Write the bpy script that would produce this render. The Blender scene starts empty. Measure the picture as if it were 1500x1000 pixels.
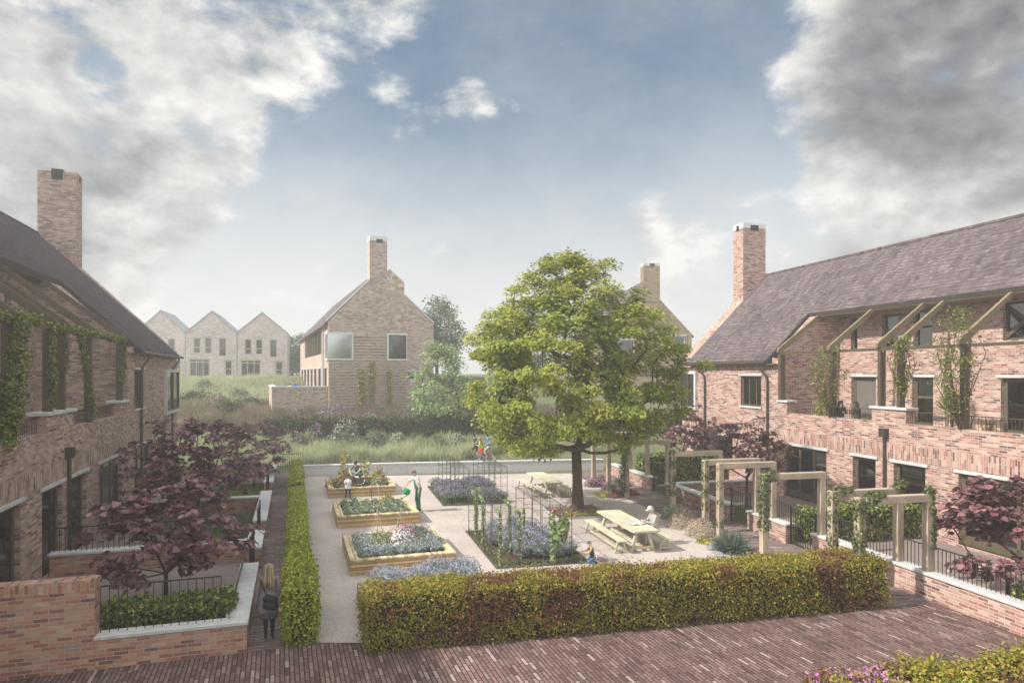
import bpy, math, random
import numpy as np
from mathutils import Vector, Matrix
random.seed(7); rng = np.random.default_rng(11)
sc = bpy.context.scene; COL = sc.collection
CAMH = 5.9; VH = 546.0; F = 1000.0
# ---------- survey helpers: a sighted point of the photo on a known level or plane -> metres ----------
def G(u, v, z=0.0):
    Y = (CAMH - z) * F / (v - VH); return Vector(((u - 750) / F * Y, Y, z))
def AY(u, Y, z=0.0): return Vector(((u - 750) / F * Y, Y, z))
def ZV(v, Y): return CAMH - (v - VH) / F * Y
class Frame:
    def __init__(s, ox, oy, ang, inward=1):
        s.o = Vector((ox, oy)); s.a = ang; s.m = inward
        s.c = Vector((math.cos(ang), math.sin(ang))); s.r = Vector((-math.sin(ang), math.cos(ang)))
    def loc(s, p):
        d = Vector((p[0], p[1])) - s.o; return (s.m * d.dot(s.c), d.dot(s.r))
    def w(s, x, t, z=0.0):
        q = s.o + s.c * (s.m * x) + s.r * t; return Vector((q.x, q.y, z))
    def tu(s, x, u):                      # position along the line x = const seen in column u
        k = (u - 750) / F; o = s.o + s.c * (s.m * x)
        return (k * o.y - o.x) / (s.r.x - k * s.r.y)
    def xu(s, t, u):                      # position across, on the line t = const
        k = (u - 750) / F; o = s.o + s.r * t; c = s.c * s.m
        return (k * o.y - o.x) / (c.x - k * c.y)
FR = Frame(20.7, 0, math.atan(.24), 1)
FL = Frame(-7.1, 0, math.atan(.32), -1)
# ---------- tagging ----------
def tagp(o, label=None, cat=None, group=None, kind=None):
    if label: o['label'] = label
    if cat: o['category'] = cat
    if group: o['group'] = group
    if kind: o['kind'] = kind
    return o
def thing(name, label, cat, loc=(0, 0, 0), rot=0, group=None):
    o = bpy.data.objects.new(name, None); COL.objects.link(o)
    o.location = loc; o.rotation_euler = (0, 0, rot); o.empty_display_size = .2
    return tagp(o, label, cat, group)
def dup(root, loc, rot, label=None, group=None):
    r = root.copy(); COL.objects.link(r); r.location = loc; r.rotation_euler = (0, 0, rot)
    if label: r['label'] = label
    if group: r['group'] = group
    for ch in list(root.children):
        c = ch.copy(); COL.objects.link(c); c.parent = r
        for g in list(ch.children):
            d = g.copy(); COL.objects.link(d); d.parent = c
    return r
# ---------- mesh builder ----------
class MB:
    def __init__(s, sx=1): s.v = []; s.f = []; s.sx = sx; s.mi = []; s.cm = 0
    def P(s, *ps):
        n = len(s.v)
        for p in ps: s.v.append((p[0] * s.sx, p[1], p[2]))
        return n
    def face(s, *ps):
        n = s.P(*ps); k = len(ps); s.f.append(list(range(n, n + k))); s.mi.append(s.cm)
    def box(s, x0, x1, y0, y1, z0, z1):
        n = s.P((x0,y0,z0),(x1,y0,z0),(x1,y1,z0),(x0,y1,z0),(x0,y0,z1),(x1,y0,z1),(x1,y1,z1),(x0,y1,z1))
        for q in ((0,3,2,1),(4,5,6,7),(0,1,5,4),(1,2,6,5),(2,3,7,6),(3,0,4,7)):
            s.f.append([n + i for i in q]); s.mi.append(s.cm)
        return s
    def bar(s, p, q, w, h, up=(0, 0, 1)):
        p = Vector(p); q = Vector(q); d = (q - p).normalized(); up = Vector(up)
        if abs(d.dot(up)) > .98: up = Vector((0, 1, 0))
        a = d.cross(up).normalized() * (w / 2); b = a.cross(d).normalized() * (h / 2)
        n = s.P(p-a-b, p+a-b, p+a+b, p-a+b, q-a-b, q+a-b, q+a+b, q-a+b)
        for f in ((0,1,2,3),(7,6,5,4),(0,4,5,1),(1,5,6,2),(2,6,7,3),(3,7,4,0)):
            s.f.append([n + i for i in f]); s.mi.append(s.cm)
        return s
    def tube(s, pts, r, n=6, cap=True):
        pts = [Vector(p) for p in pts]; rs = r if isinstance(r, (list, tuple)) else [r] * len(pts)
        base = []; a = None
        for i, p in enumerate(pts):
            d = (pts[min(i + 1, len(pts) - 1)] - pts[max(i - 1, 0)]).normalized()
            if a is None: a = d.orthogonal().normalized()
            else:
                a = a - d * a.dot(d); a = a.normalized() if a.length > 1e-6 else d.orthogonal().normalized()
            b = d.cross(a)
            base.append(s.P(*[p + (a * math.cos(6.2832 * k / n) + b * math.sin(6.2832 * k / n)) * rs[i] for k in range(n)]))
        for i in range(len(pts) - 1):
            for k in range(n):
                s.f.append([base[i] + k, base[i] + (k + 1) % n, base[i+1] + (k + 1) % n, base[i+1] + k]); s.mi.append(s.cm)
        if cap:
            s.f.append([base[0] + k for k in range(n)][::-1]); s.mi.append(s.cm)
            s.f.append([base[-1] + k for k in range(n)]); s.mi.append(s.cm)
        return s
    def prism(s, out, axis, a, b):
        """outline in the two other axes, extruded along axis from a to b"""
        def m(p, w): return {'x': (w, p[0], p[1]), 'y': (p[0], w, p[1]), 'z': (p[0], p[1], w)}[axis]
        k = len(out); n = s.P(*[m(p, a) for p in out], *[m(p, b) for p in out])
        s.f.append([n + i for i in range(k)][::-1]); s.mi.append(s.cm)
        s.f.append([n + k + i for i in range(k)]); s.mi.append(s.cm)
        for i in range(k):
            j = (i + 1) % k; s.f.append([n + i, n + j, n + k + j, n + k + i]); s.mi.append(s.cm)
        return s
    def lathe(s, prof, n=16, c=(0, 0)):
        base = [s.P(*[(c[0] + r * math.cos(6.2832 * k / n), c[1] + r * math.sin(6.2832 * k / n), z) for k in range(n)]) for r, z in prof]
        for i in range(len(prof) - 1):
            for k in range(n):
                s.f.append([base[i] + k, base[i] + (k + 1) % n, base[i+1] + (k + 1) % n, base[i+1] + k]); s.mi.append(s.cm)
        return s
    def wall(s, axis, w0, w1, a0, a1, z0, z1, ops=()):
        """wall slab with real openings; axis = the thickness axis"""
        A = sorted({a0, a1, *[min(max(o[i], a0), a1) for o in ops for i in (0, 1)]})
        Z = sorted({z0, z1, *[min(max(o[i], z0), z1) for o in ops for i in (2, 3)]})
        def solid(i, j):
            if i < 0 or j < 0 or i >= len(A) - 1 or j >= len(Z) - 1: return False
            a = (A[i] + A[i+1]) / 2; z = (Z[j] + Z[j+1]) / 2
            return not any(o[0] < a < o[1] and o[2] < z < o[3] for o in ops)
        def m(a, w, z): return (w, a, z) if axis == 'x' else (a, w, z)
        for i in range(len(A) - 1):
            for j in range(len(Z) - 1):
                if not solid(i, j): continue
                p, q, b, t = A[i], A[i+1], Z[j], Z[j+1]
                s.face(m(p, w0, b), m(q, w0, b), m(q, w0, t), m(p, w0, t))
                s.face(m(p, w1, b), m(p, w1, t), m(q, w1, t), m(q, w1, b))
                if not solid(i-1, j): s.face(m(p, w0, b), m(p, w0, t), m(p, w1, t), m(p, w1, b))
                if not solid(i+1, j): s.face(m(q, w0, b), m(q, w1, b), m(q, w1, t), m(q, w0, t))
                if not solid(i, j-1): s.face(m(p, w0, b), m(p, w1, b), m(q, w1, b), m(q, w0, b))
                if not solid(i, j+1): s.face(m(p, w0, t), m(q, w0, t), m(q, w1, t), m(p, w1, t))
        return s
    def build(s, name, mat, parent=None, smooth=False, bevel=0, uvrot=False):
        me = bpy.data.meshes.new(name)
        fs = s.f if s.sx > 0 else [f[::-1] for f in s.f]
        me.from_pydata(s.v, [], fs); me.update()
        uv = me.uv_layers.new(name='UVMap').data
        Z = Vector((0, 0, 1))
        for p in me.polygons:
            n = p.normal
            if abs(n.z) > .97: t = Vector((1, 0, 0)); b = Vector((0, 1, 0))
            else:
                t = Z.cross(n).normalized(); b = n.cross(t)
            if uvrot: t, b = b, t
            for li in p.loop_indices:
                co = me.vertices[me.loops[li].vertex_index].co
                uv[li].uv = (co.dot(t), co.dot(b))
        for m in (mat if isinstance(mat, (list, tuple)) else [mat]): me.materials.append(m)
        if any(s.mi): me.polygons.foreach_set('material_index', s.mi)
        if smooth: me.polygons.foreach_set('use_smooth', [True] * len(me.polygons))
        o = bpy.data.objects.new(name, me); COL.objects.link(o)
        if parent: o.parent = parent
        if bevel:
            b = o.modifiers.new('bevel', 'BEVEL'); b.width = bevel; b.segments = 1; b.limit_method = 'ANGLE'
        return o
# ---------- numpy leaf scatter ----------
SHAPES = {
 'leaf': ([(0,-.5,0),(.27,-.1,.07),(.16,.25,.05),(0,.5,-.04),(-.16,.25,.05),(-.27,-.1,.07)], [(0,1,2,3),(0,3,4,5)]),
 'quad': ([(0,-.5,0),(.33,0,.08),(0,.5,0),(-.33,0,.08)], [(0,1,2,3)]),
 'heart': ([(0,-.42,0),(.25,-.52,.03),(.5,-.25,.08),(.38,.12,.06),(0,.55,-.12),(-.38,.12,.06),(-.5,-.25,.08),(-.25,-.52,.03)], [(0,1,2,3,4),(0,4,5,6,7)]),
 'blade': ([(-.03,0,0),(.03,0,0),(.022,.55,.06),(0,1,.3),(-.022,.55,.06)], [(0,1,2,4),(4,2,3)]),
 'strap': ([(-.05,0,0),(.05,0,0),(.06,.5,.05),(0,1,.28),(-.06,.5,.05)], [(0,1,2,4),(4,2,3)]),
 'star': ([(.1,-.5,0),(.2,-.15,.05),(.5,.0,0),(.2,.2,.05),(0,.5,0),(-.2,.2,.05),(-.5,0,0),(-.2,-.15,.05),(-.1,-.5,0)], [(0,1,2,3,4,5,6,7,8)]),
}
def scatter(name, C, N, S, shape, mat, parent=None, axis=None):
    """C centres, N normals, S sizes; axis = leaf long direction (for blades)"""
    C = np.asarray(C, float); N = np.asarray(N, float); S = np.asarray(S, float); n = len(C)
    N = N / (np.linalg.norm(N, axis=1, keepdims=True) + 1e-9)
    if axis is None: axis = rng.normal(size=(n, 3))
    B = axis - N * np.sum(axis * N, axis=1, keepdims=True)
    B /= (np.linalg.norm(B, axis=1, keepdims=True) + 1e-9)
    T = np.cross(B, N)
    P, Fs = SHAPES[shape]; P = np.array(P); k = len(P)
    V = C[:, None, :] + S[:, None, None] * (P[None, :, 0, None] * T[:, None, :] + P[None, :, 1, None] * B[:, None, :] + P[None, :, 2, None] * N[:, None, :])
    me = bpy.data.meshes.new(name)
    me.vertices.add(n * k); me.vertices.foreach_set('co', V.astype(np.float32).ravel())
    tot = [len(f) for f in Fs]; flat = np.concatenate([np.array(f) for f in Fs])
    L = len(flat); idx = (np.arange(n)[:, None] * k + flat[None, :]).ravel()
    starts = np.cumsum([0] + tot[:-1]); ls = (np.arange(n)[:, None] * L + starts[None, :]).ravel()
    me.loops.add(n * L); me.loops.foreach_set('vertex_index', idx.astype(np.int32))
    me.polygons.add(n * len(Fs)); me.polygons.foreach_set('loop_start', ls.astype(np.int32))
    me.update(calc_edges=True); me.validate()
    for m in (mat if isinstance(mat, (list, tuple)) else [mat]): me.materials.append(m)
    o = bpy.data.objects.new(name, me); COL.objects.link(o)
    if parent: o.parent = parent
    return o
def rdir(n, up=0.0):
    d = rng.normal(size=(n, 3)); d /= np.linalg.norm(d, axis=1, keepdims=True); d[:, 2] += up
    return d / np.linalg.norm(d, axis=1, keepdims=True)
# ---------- materials ----------
class NT:
    def __init__(s, name):
        s.m = bpy.data.materials.new(name); s.m.use_nodes = True; s.t = s.m.node_tree; s.n = s.t.nodes
        s.b = s.n['Principled BSDF']; s.out = s.n['Material Output']
    def add(s, typ, **kw):
        nd = s.n.new(typ)
        for k, v in kw.items(): setattr(nd, k, v)
        return nd
    def link(s, a, b): s.t.links.new(a, b)
    def uv(s): return s.add('ShaderNodeTexCoord').outputs['UV']
    def objc(s): return s.add('ShaderNodeTexCoord').outputs['Object']
    def mapping(s, src, scale=(1,1,1), rot=(0,0,0)):
        m = s.add('ShaderNodeMapping'); m.inputs['Scale'].default_value = scale; m.inputs['Rotation'].default_value = rot
        s.link(src, m.inputs['Vector']); return m.outputs['Vector']
    def noise(s, src, scale, detail=4, rough=.55, out='Fac'):
        n = s.add('ShaderNodeTexNoise'); n.inputs['Scale'].default_value = scale; n.inputs['Detail'].default_value = detail
        n.inputs['Roughness'].default_value = rough
        if src is not None: s.link(src, n.inputs['Vector'])
        return n.outputs[out]
    def ramp(s, src, stops, interp='LINEAR'):
        r = s.add('ShaderNodeValToRGB'); e = r.color_ramp; e.interpolation = interp
        while len(e.elements) < len(stops): e.elements.new(.5)
        for i, (p, c) in enumerate(stops):
            e.elements[i].position = p; e.elements[i].color = (*c, 1) if len(c) == 3 else c
        s.link(src, r.inputs['Fac']); return r.outputs['Color']
    def mix(s, fac, a, b, blend='MIX'):
        m = s.add('ShaderNodeMix', data_type='RGBA', blend_type=blend)
        for i, x in ((0, fac), (6, a), (7, b)):
            if hasattr(x, 'is_linked'): s.link(x, m.inputs[i])
            else: m.inputs[i].default_value = x if i == 0 else (*x, 1)
        return m.outputs[2]
    def math(s, op, a, b=0.0, clamp=False):
        m = s.add('ShaderNodeMath', operation=op, use_clamp=clamp)
        for i, x in ((0, a), (1, b)):
            if hasattr(x, 'is_linked'): s.link(x, m.inputs[i])
            else: m.inputs[i].default_value = x
        return m.outputs[0]
    def bump(s, h, strength=.3, dist=.02):
        b = s.add('ShaderNodeBump'); b.inputs['Strength'].default_value = strength; b.inputs['Distance'].default_value = dist
        s.link(h, b.inputs['Height']); s.link(b.outputs['Normal'], s.b.inputs['Normal'])
    def fin(s, col=None, rough=.85, spec=.3):
        if col is not None:
            if hasattr(col, 'is_linked'): s.link(col, s.b.inputs['Base Color'])
            else: s.b.inputs['Base Color'].default_value = (*col, 1)
        s.b.inputs['Roughness'].default_value = rough; s.b.inputs['Specular IOR Level'].default_value = spec
        return s.m
def stops(cols):
    k = len(cols); return [(i / (k - 1) if k > 1 else 0, c) for i, c in enumerate(cols)]
def brickmat(name, cols, mortar, w=.29, h=.082, ms=.009, vert=False, bump=.5, weather=(.82, 1.08), offs=.5, voff=0, stain=0):
    t = NT(name); uv = t.uv()
    if vert: uv = t.mapping(uv, rot=(0, 0, math.pi / 2))
    if voff:
        mm = t.add('ShaderNodeMapping'); mm.inputs['Location'].default_value = (0, -voff, 0); t.link(uv, mm.inputs['Vector']); uv = mm.outputs['Vector']
    b = t.add('ShaderNodeTexBrick'); b.offset = offs
    for k, v in (('Scale', 1), ('Brick Width', w), ('Row Height', h), ('Mortar Size', ms), ('Mortar Smooth', .2), ('Bias', 0)): b.inputs[k].default_value = v
    b.inputs['Color1'].default_value = (0, 0, 0, 1); b.inputs['Color2'].default_value = (1, 1, 1, 1); b.inputs['Mortar'].default_value = (.5, .5, .5, 1)
    t.link(uv, b.inputs['Vector'])
    c = t.ramp(b.outputs['Color'], stops(cols))
    big = t.noise(uv, .45, 5, .6); c2 = t.mix(1.0, c, t.ramp(big, [(.3, (weather[0],) * 3), (.7, (weather[1],) * 3)]), 'MULTIPLY')
    fine = t.noise(uv, 38, 3, .7); c3 = t.mix(1.0, c2, t.ramp(fine, [(.25, (.78,) * 3), (.75, (1.18,) * 3)]), 'MULTIPLY')
    patch = t.noise(t.mapping(uv, (1, 1.6, 1)), 2.3, 4, .65)
    c3 = t.mix(t.ramp(patch, [(.55, (0,) * 3), (.75, (.35,) * 3)]), c3, mortar)
    c4 = t.mix(b.outputs['Fac'], c3, mortar)
    if stain:
        sn = t.noise(uv, .9, 9, .68); c4 = t.mix(t.ramp(sn, [(.5, (0,) * 3), (.68, (stain,) * 3)]), c4, (.06,.055,.045)); s2 = t.noise(t.mapping(uv, (1.3, .5, 1)), 1.7, 8, .7); c4 = t.mix(t.ramp(s2, [(.6, (0,) * 3), (.75, (stain * .7,) * 3)]), c4, (.33,.29,.26))
    hgt = t.math('ADD', t.math('MULTIPLY', b.outputs['Fac'], -1.0), t.math('MULTIPLY', fine, .35))
    t.bump(hgt, bump, .012)
    return t.fin(c4, .92, .2)
def plain(name, c1, c2=None, scale=8, rough=.8, spec=.3, metal=0, bump=0, stretch=None, detail=5):
    t = NT(name)
    if c2 is None: m = t.fin(c1, rough, spec)
    else:
        src = t.objc()
        if stretch: src = t.mapping(src, stretch)
        n = t.noise(src, scale, detail, .6); m = t.fin(t.ramp(n, [(.3, c1), (.7, c2)]), rough, spec)
        if bump: t.bump(n, bump, .02)
    t.b.inputs['Metallic'].default_value = metal
    return m
def leafmat(name, cols, patch=None, pscale=.8, plo=.52, phi=.62, trans=.3, rough=.55, spec=.25):
    t = NT(name); g = t.add('ShaderNodeNewGeometry')
    c = t.ramp(g.outputs['Random Per Island'], stops(cols))
    if patch:
        src = t.objc(); n = t.noise(src, pscale, 3, .6)
        c = t.mix(t.ramp(n, [(plo, (0,) * 3), (phi, (.85,) * 3)]), c, t.ramp(g.outputs['Random Per Island'], stops(patch)))
    t.fin(c, rough, spec)
    tr = t.add('ShaderNodeBsdfTranslucent'); t.link(c, tr.inputs['Color'])
    mx = t.add('ShaderNodeMixShader'); mx.inputs[0].default_value = trans
    t.link(t.b.outputs[0], mx.inputs[1]); t.link(tr.outputs[0], mx.inputs[2]); t.link(mx.outputs[0], t.out.inputs['Surface'])
    return t.m
M = {}
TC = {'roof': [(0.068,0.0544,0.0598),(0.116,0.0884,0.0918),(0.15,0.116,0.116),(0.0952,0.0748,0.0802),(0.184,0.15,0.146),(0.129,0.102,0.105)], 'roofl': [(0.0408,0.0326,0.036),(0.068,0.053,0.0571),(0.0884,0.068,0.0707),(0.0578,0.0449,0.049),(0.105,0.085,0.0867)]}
def tilemat(kind, h, off):
    m = brickmat('tile_' + kind, TC[kind], (.05,.042,.047), w=.24, h=h, ms=.007, bump=.35, weather=(.8, 1.2), offs=.5, voff=off)
    return m
def mats():
    right = [(0.095,0.0699,0.067),(0.257,0.123,0.1),(0.351,0.17,0.134),(0.408,0.223,0.18),(0.475,0.301,0.247),(0.57,0.429,0.343),(0.294,0.144,0.117),(0.532,0.376,0.301),(0.38,0.193,0.155)]
    left = [(0.108,0.09,0.09),(0.312,0.18,0.15),(0.384,0.234,0.192),(0.48,0.336,0.264),(0.552,0.414,0.324),(0.264,0.174,0.156),(0.432,0.294,0.228),(0.576,0.45,0.36)]
    M['br'] = brickmat('brick_pink_cream', right, (.54,.46,.40), stain=.22)
    M['brs'] = brickmat('brick_pink_soldier', right, (.5,.42,.36), w=.32, h=.09, vert=True, offs=.37)
    M['bl'] = brickmat('brick_brown_red', left, (.40,.33,.27), stain=.3)
    M['bls'] = brickmat('brick_brown_soldier', left, (.32,.26,.22), w=.34, h=.09, vert=True, offs=.37)
    gar = [(0.155,0.102,0.091),(0.359,0.153,0.111),(0.454,0.217,0.143),(0.502,0.306,0.208),(0.359,0.242,0.182),(0.55,0.382,0.273),(0.407,0.178,0.13)]
    M['bg'] = brickmat('brick_garden_wall', gar, (.40,.33,.27), w=.27, h=.08)
    M['bgs'] = brickmat('brick_garden_edge', gar, (.40,.33,.27), w=.27, h=.08, vert=True)
    M['bgr'] = brickmat('brick_garden_pink', right, (.55,.46,.39), w=.27, h=.08)
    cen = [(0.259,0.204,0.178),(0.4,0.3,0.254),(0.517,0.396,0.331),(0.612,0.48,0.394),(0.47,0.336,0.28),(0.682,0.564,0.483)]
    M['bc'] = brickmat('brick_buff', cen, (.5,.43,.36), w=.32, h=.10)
    M['bcl'] = brickmat('brick_buff_ribs_lit', [(.55,.43,.34),(.64,.52,.42),(.48,.36,.28)], (.5,.43,.36), w=.32, h=.1)  # ribs paler than the wall: light on their faces put into the colour
    M['bcs'] = brickmat('brick_buff_pattern', [(.36,.27,.21),(.5,.38,.3),(.7,.6,.5)], (.5,.43,.36), w=.5, h=.3)
    yel = [(0.125,0.0907,0.0588),(0.207,0.151,0.0878),(0.269,0.202,0.117),(0.249,0.176,0.108),(0.311,0.242,0.157)]
    M['by'] = brickmat('brick_yellow', yel, (.46,.39,.28), w=.34, h=.11)
    M['bt'] = brickmat('brick_terrace_pink_hazed', [(0.471,0.374,0.363),(0.637,0.53,0.5),(0.762,0.67,0.637),(0.582,0.452,0.432)], (0.748,0.731,0.706), w=.34, h=.12)  # paled so that distance haze is put into the brick colour
    M['roof'] = tilemat('roof', .24, 0)
    # paving
    st = [(0.105,0.06,0.0548),(0.158,0.0904,0.0814),(0.2,0.12,0.107),(0.242,0.152,0.132),(0.137,0.0784,0.0708),(0.274,0.179,0.159),(0.179,0.106,0.0928),(0.21,0.128,0.115),(0.421,0.336,0.305)]
    M['street'] = brickmat('street_pavers', st, (.045,.034,.032), w=.36, h=.092, ms=.012, vert=True, bump=.7, weather=(.8, 1.15), offs=.31, stain=.5)
    M['pathb'] = brickmat('path_pavers', [(.14,.095,.09),(.2,.14,.13),(.26,.19,.175),(.3,.23,.21),(.17,.115,.108),(.22,.155,.145),(.38,.34,.33)], (.075,.058,.055), w=.42, h=.085, ms=.008, bump=.6, weather=(.8, 1.15), offs=.4, stain=.5)
    # gravel
    t = NT('bound_gravel'); src = t.objc(); n1 = t.noise(src, 95, 3, .7); n2 = t.noise(src, .5, 5, .6); n3 = t.noise(src, 28, 3, .6)
    c = t.ramp(n1, [(.3, (.27,.22,.195)), (.5, (.49,.425,.385)), (.72, (.74,.68,.63))])
    c = t.mix(1.0, c, t.ramp(n2, [(.3, (.86,) * 3), (.7, (1.08,) * 3)]), 'MULTIPLY')
    c = t.mix(1.0, c, t.ramp(n3, [(.35, (.8,) * 3), (.65, (1.15,) * 3)]), 'MULTIPLY')
    n5 = t.noise(src, 1.9, 9, .7); c = t.mix(t.ramp(n5, [(.52, (0,) * 3), (.75, (.3,) * 3)]), c, (.24,.20,.17)); vr = t.add('ShaderNodeTexVoronoi'); vr.inputs['Scale'].default_value = 2.1; t.link(src, vr.inputs['Vector']); c = t.mix(t.ramp(vr.outputs['Distance'], [(.0, (.8,) * 3), (.045, (0,) * 3)]), c, (.12,.10,.06))
    t.bump(n1, .25, .01); M['gravel'] = t.fin(c, .95, .15)
    t = NT('garden_gravel'); src = t.objc(); n1 = t.noise(src, 70, 3, .7); n2 = t.noise(src, .8, 4, .6)
    c = t.ramp(n1, [(.3, (.13,.10,.09)), (.5, (.24,.195,.175)), (.72, (.40,.34,.31))])
    c = t.mix(1.0, c, t.ramp(n2, [(.3, (.85,) * 3), (.7, (1.1,) * 3)]), 'MULTIPLY'); t.bump(n1, .3, .01); M['ggravel'] = t.fin(c, .95, .15)
    M['lawn'] = plain('lawn', (.05,.075,.02), (.10,.13,.035), 3, .95, .1, bump=.3, detail=10)
    t = NT('meadow_ground'); src = t.objc(); n1 = t.noise(src, .22, 6, .6); n2 = t.noise(src, 3, 6, .7)
    c = t.ramp(n1, [(.35, (.085,.10,.045)), (.5, (.15,.155,.08)), (.65, (.10,.12,.05))])
    c = t.mix(1.0, c, t.ramp(n2, [(.3, (.7,) * 3), (.7, (1.3,) * 3)]), 'MULTIPLY'); t.bump(n2, .6, .08); M['field'] = t.fin(c, .95, .1)
    M['soil'] = plain('soil', (.045,.03,.022), (.12,.08,.055), 9, .95, .1, bump=.6, detail=8)
    M['stone'] = plain('coping_stone', (.44,.44,.43), (.60,.60,.58), 5, .85, .25, bump=.15, detail=8)
    M['white'] = plain('pale_stone', (.62,.62,.61), (.74,.74,.73), 4, .8, .3)
    M['concrete'] = plain('concrete_wall', (.52,.52,.54), (.64,.64,.66), 9, .85, .25, bump=.1, detail=9)
    # woods
    def wood(nm, a, b, c3, sc=1.0, ax=(1, 1, 12), isl=False):
        t = NT(nm); uv = t.objc(); n = t.noise(t.mapping(uv, ax), 3 * sc, 6, .6); n2 = t.noise(uv, 1.1, 3, .5)
        c = t.ramp(n, [(.25, a), (.5, b), (.75, c3)]); c = t.mix(1.0, c, t.ramp(n2, [(.3, (.78,) * 3), (.7, (1.15,) * 3)]), 'MULTIPLY'); n4 = t.noise(uv, 4.5, 8, .7); c = t.mix(t.ramp(n4, [(.52, (0,) * 3), (.72, (.45,) * 3)]), c, (.24,.22,.19)); kn = t.noise(uv, 9, 2, .4); c = t.mix(t.ramp(kn, [(.68, (0,) * 3), (.74, (.7,) * 3)]), c, (.13,.085,.05))
        g = t.add('ShaderNodeNewGeometry'); c = t.mix(1.0, c, t.ramp(g.outputs['Random Per Island'], [(0, (.55,.52,.47)), (.5, (1,) * 3), (1, (1.2,) * 3)]), 'MULTIPLY') if isl else c
        t.bump(n, .25, .01); return t.fin(c, .75, .3)
    M['oak'] = wood('pergola_timber', (0.302,0.238,0.167), (0.443,0.362,0.265), (0.562,0.475,0.362), 1, (6, 6, 1))
    M['oaks'] = wood('pergola_timber_beam', (0.302,0.238,0.167), (0.443,0.362,0.265), (0.562,0.475,0.362), 1, (1, 8, 8))
    M['bed'] = wood('bed_timber', (.32,.20,.09), (.50,.36,.18), (.62,.48,.27), 1.5, (2, 2, 18), True)
    M['bedtop'] = wood('bed_rim_timber', (.45,.34,.17), (.60,.49,.28), (.72,.62,.40), 1.2, (7, 7, 1), True)
    M['table'] = wood('table_timber', (.46,.43,.30), (.56,.53,.38), (.63,.60,.46), 1.2, (9, 1, 9))
    M['bronze'] = plain('bronze_metal', (.075,.057,.034), (.11,.085,.052), 2, .5, .5, .2)
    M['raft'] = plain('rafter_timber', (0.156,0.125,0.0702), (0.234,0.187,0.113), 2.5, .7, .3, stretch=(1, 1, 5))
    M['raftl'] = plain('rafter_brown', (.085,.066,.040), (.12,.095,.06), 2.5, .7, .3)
    M['olive'] = plain('olive_frame', (.085,.07,.042), (.11,.09,.055), 3, .55, .4)
    M['yframe'] = plain('pale_green_frame', (.46,.44,.28), (.52,.5,.33), 3, .6, .4)
    M['dark'] = plain('dark_metal', (.025,.024,.023), None, rough=.45, spec=.5, metal=.3)
    M['pipe'] = plain('pipe_metal', (.05,.042,.032), (.07,.06,.045), 3, .45, .5, .3)
    M['steel'] = plain('trellis_steel', (.10,.10,.10), (.16,.155,.15), 12, .5, .5, .5)
    M['glassb'] = plain('bright_window_glass', (.42,.45,.47), (.6,.63,.65), .5, .10, .8, .85)
    M['fascia'] = plain('fascia_board', (.045,.038,.032), (.06,.05,.042), 3, .85, .15)
    M['glass'] = plain('window_glass', (.012,.013,.013), (.05,.05,.046), 1.1, .06, .8)
    M['glass'].node_tree.nodes['Principled BSDF'].inputs['Specular IOR Level'].default_value = 1.0
    t = NT('glazing'); g = t.add('ShaderNodeBsdfGlossy'); g.inputs['Roughness'].default_value = .03; tr = t.add('ShaderNodeBsdfTransparent'); tr.inputs['Color'].default_value = (.72,.74,.70,1)
    fr = t.add('ShaderNodeFresnel'); fr.inputs['IOR'].default_value = 1.75; nz = t.noise(t.objc(), 1.2, 2, .4); bp_ = t.add('ShaderNodeBump'); bp_.inputs['Strength'].default_value = .06; t.link(nz, bp_.inputs['Height']); t.link(bp_.outputs['Normal'], g.inputs['Normal'])
    mx = t.add('ShaderNodeMixShader'); t.link(t.math('ADD', fr.outputs[0], .08), mx.inputs[0]); t.link(tr.outputs[0], mx.inputs[1]); t.link(g.outputs[0], mx.inputs[2]); t.link(mx.outputs[0], t.out.inputs['Surface']); M['glazing'] = t.m
    M['curtain'] = plain('curtain_cloth', (.42,.40,.37), (.55,.53,.49), 4, .9, .1); M['room'] = plain('room_plaster', (.20,.18,.155), (.27,.245,.21), 2, .9, .1)
    M['blind'] = plain('window_blind', (.13,.115,.095), (.16,.14,.12), 2, .5, .4)
    M['lead'] = plain('lead_grey', (.32,.33,.35), (.4,.41,.43), 3, .6, .4)
    M['black'] = plain('flue_black', (.03,.027,.026), None)
    M['bark'] = plain('bark', (.045,.032,.022), (.12,.09,.065), 7, .95, .15, bump=.9, stretch=(3, 3, .6), detail=8)
    M['barkd'] = plain('bark_dark', (.035,.025,.022), (.08,.06,.05), 9, .95, .15, bump=.6, stretch=(3, 3, .6))
    M['twig'] = plain('twig_brown', (.10,.065,.045), (.17,.12,.085), 9, .9, .15)
    M['cane'] = plain('cane', (.42,.38,.30), (.52,.47,.38), 9, .8, .2)
    M['rock'] = plain('rock_grey', (.16,.17,.18), (.36,.37,.38), 3, .85, .3, bump=.5)
    # foliage
    M['maple'] = leafmat('maple_leaves', [(0.111,0.168,0.0257),(0.189,0.258,0.0384),(0.29,0.347,0.0469),(0.445,0.448,0.0749),(0.223,0.292,0.0427)], [(0.379,0.392,0.0641),(0.533,0.504,0.0963),(0.267,0.313,0.0535)], .35, .45, .62, .36)
    M['purple'] = leafmat('purple_leaves', [(0.0912,0.0399,0.0466),(0.157,0.0683,0.0757),(0.249,0.114,0.121),(0.352,0.176,0.177),(0.144,0.0626,0.0723),(0.196,0.074,0.0894)], None, trans=.2, rough=.38, spec=.5)
    M['hfront'] = leafmat('beech_leaves', [(0.128,0.135,0.0205),(0.254,0.261,0.0369),(0.402,0.375,0.0614),(0.488,0.354,0.0614),(0.212,0.209,0.0369)], [(0.22,0.075,0.057),(0.286,0.1,0.0665),(0.165,0.06,0.057),(0.264,0.16,0.057),(0.143,0.12,0.0285)], .75, .50, .60, .36)
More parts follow.
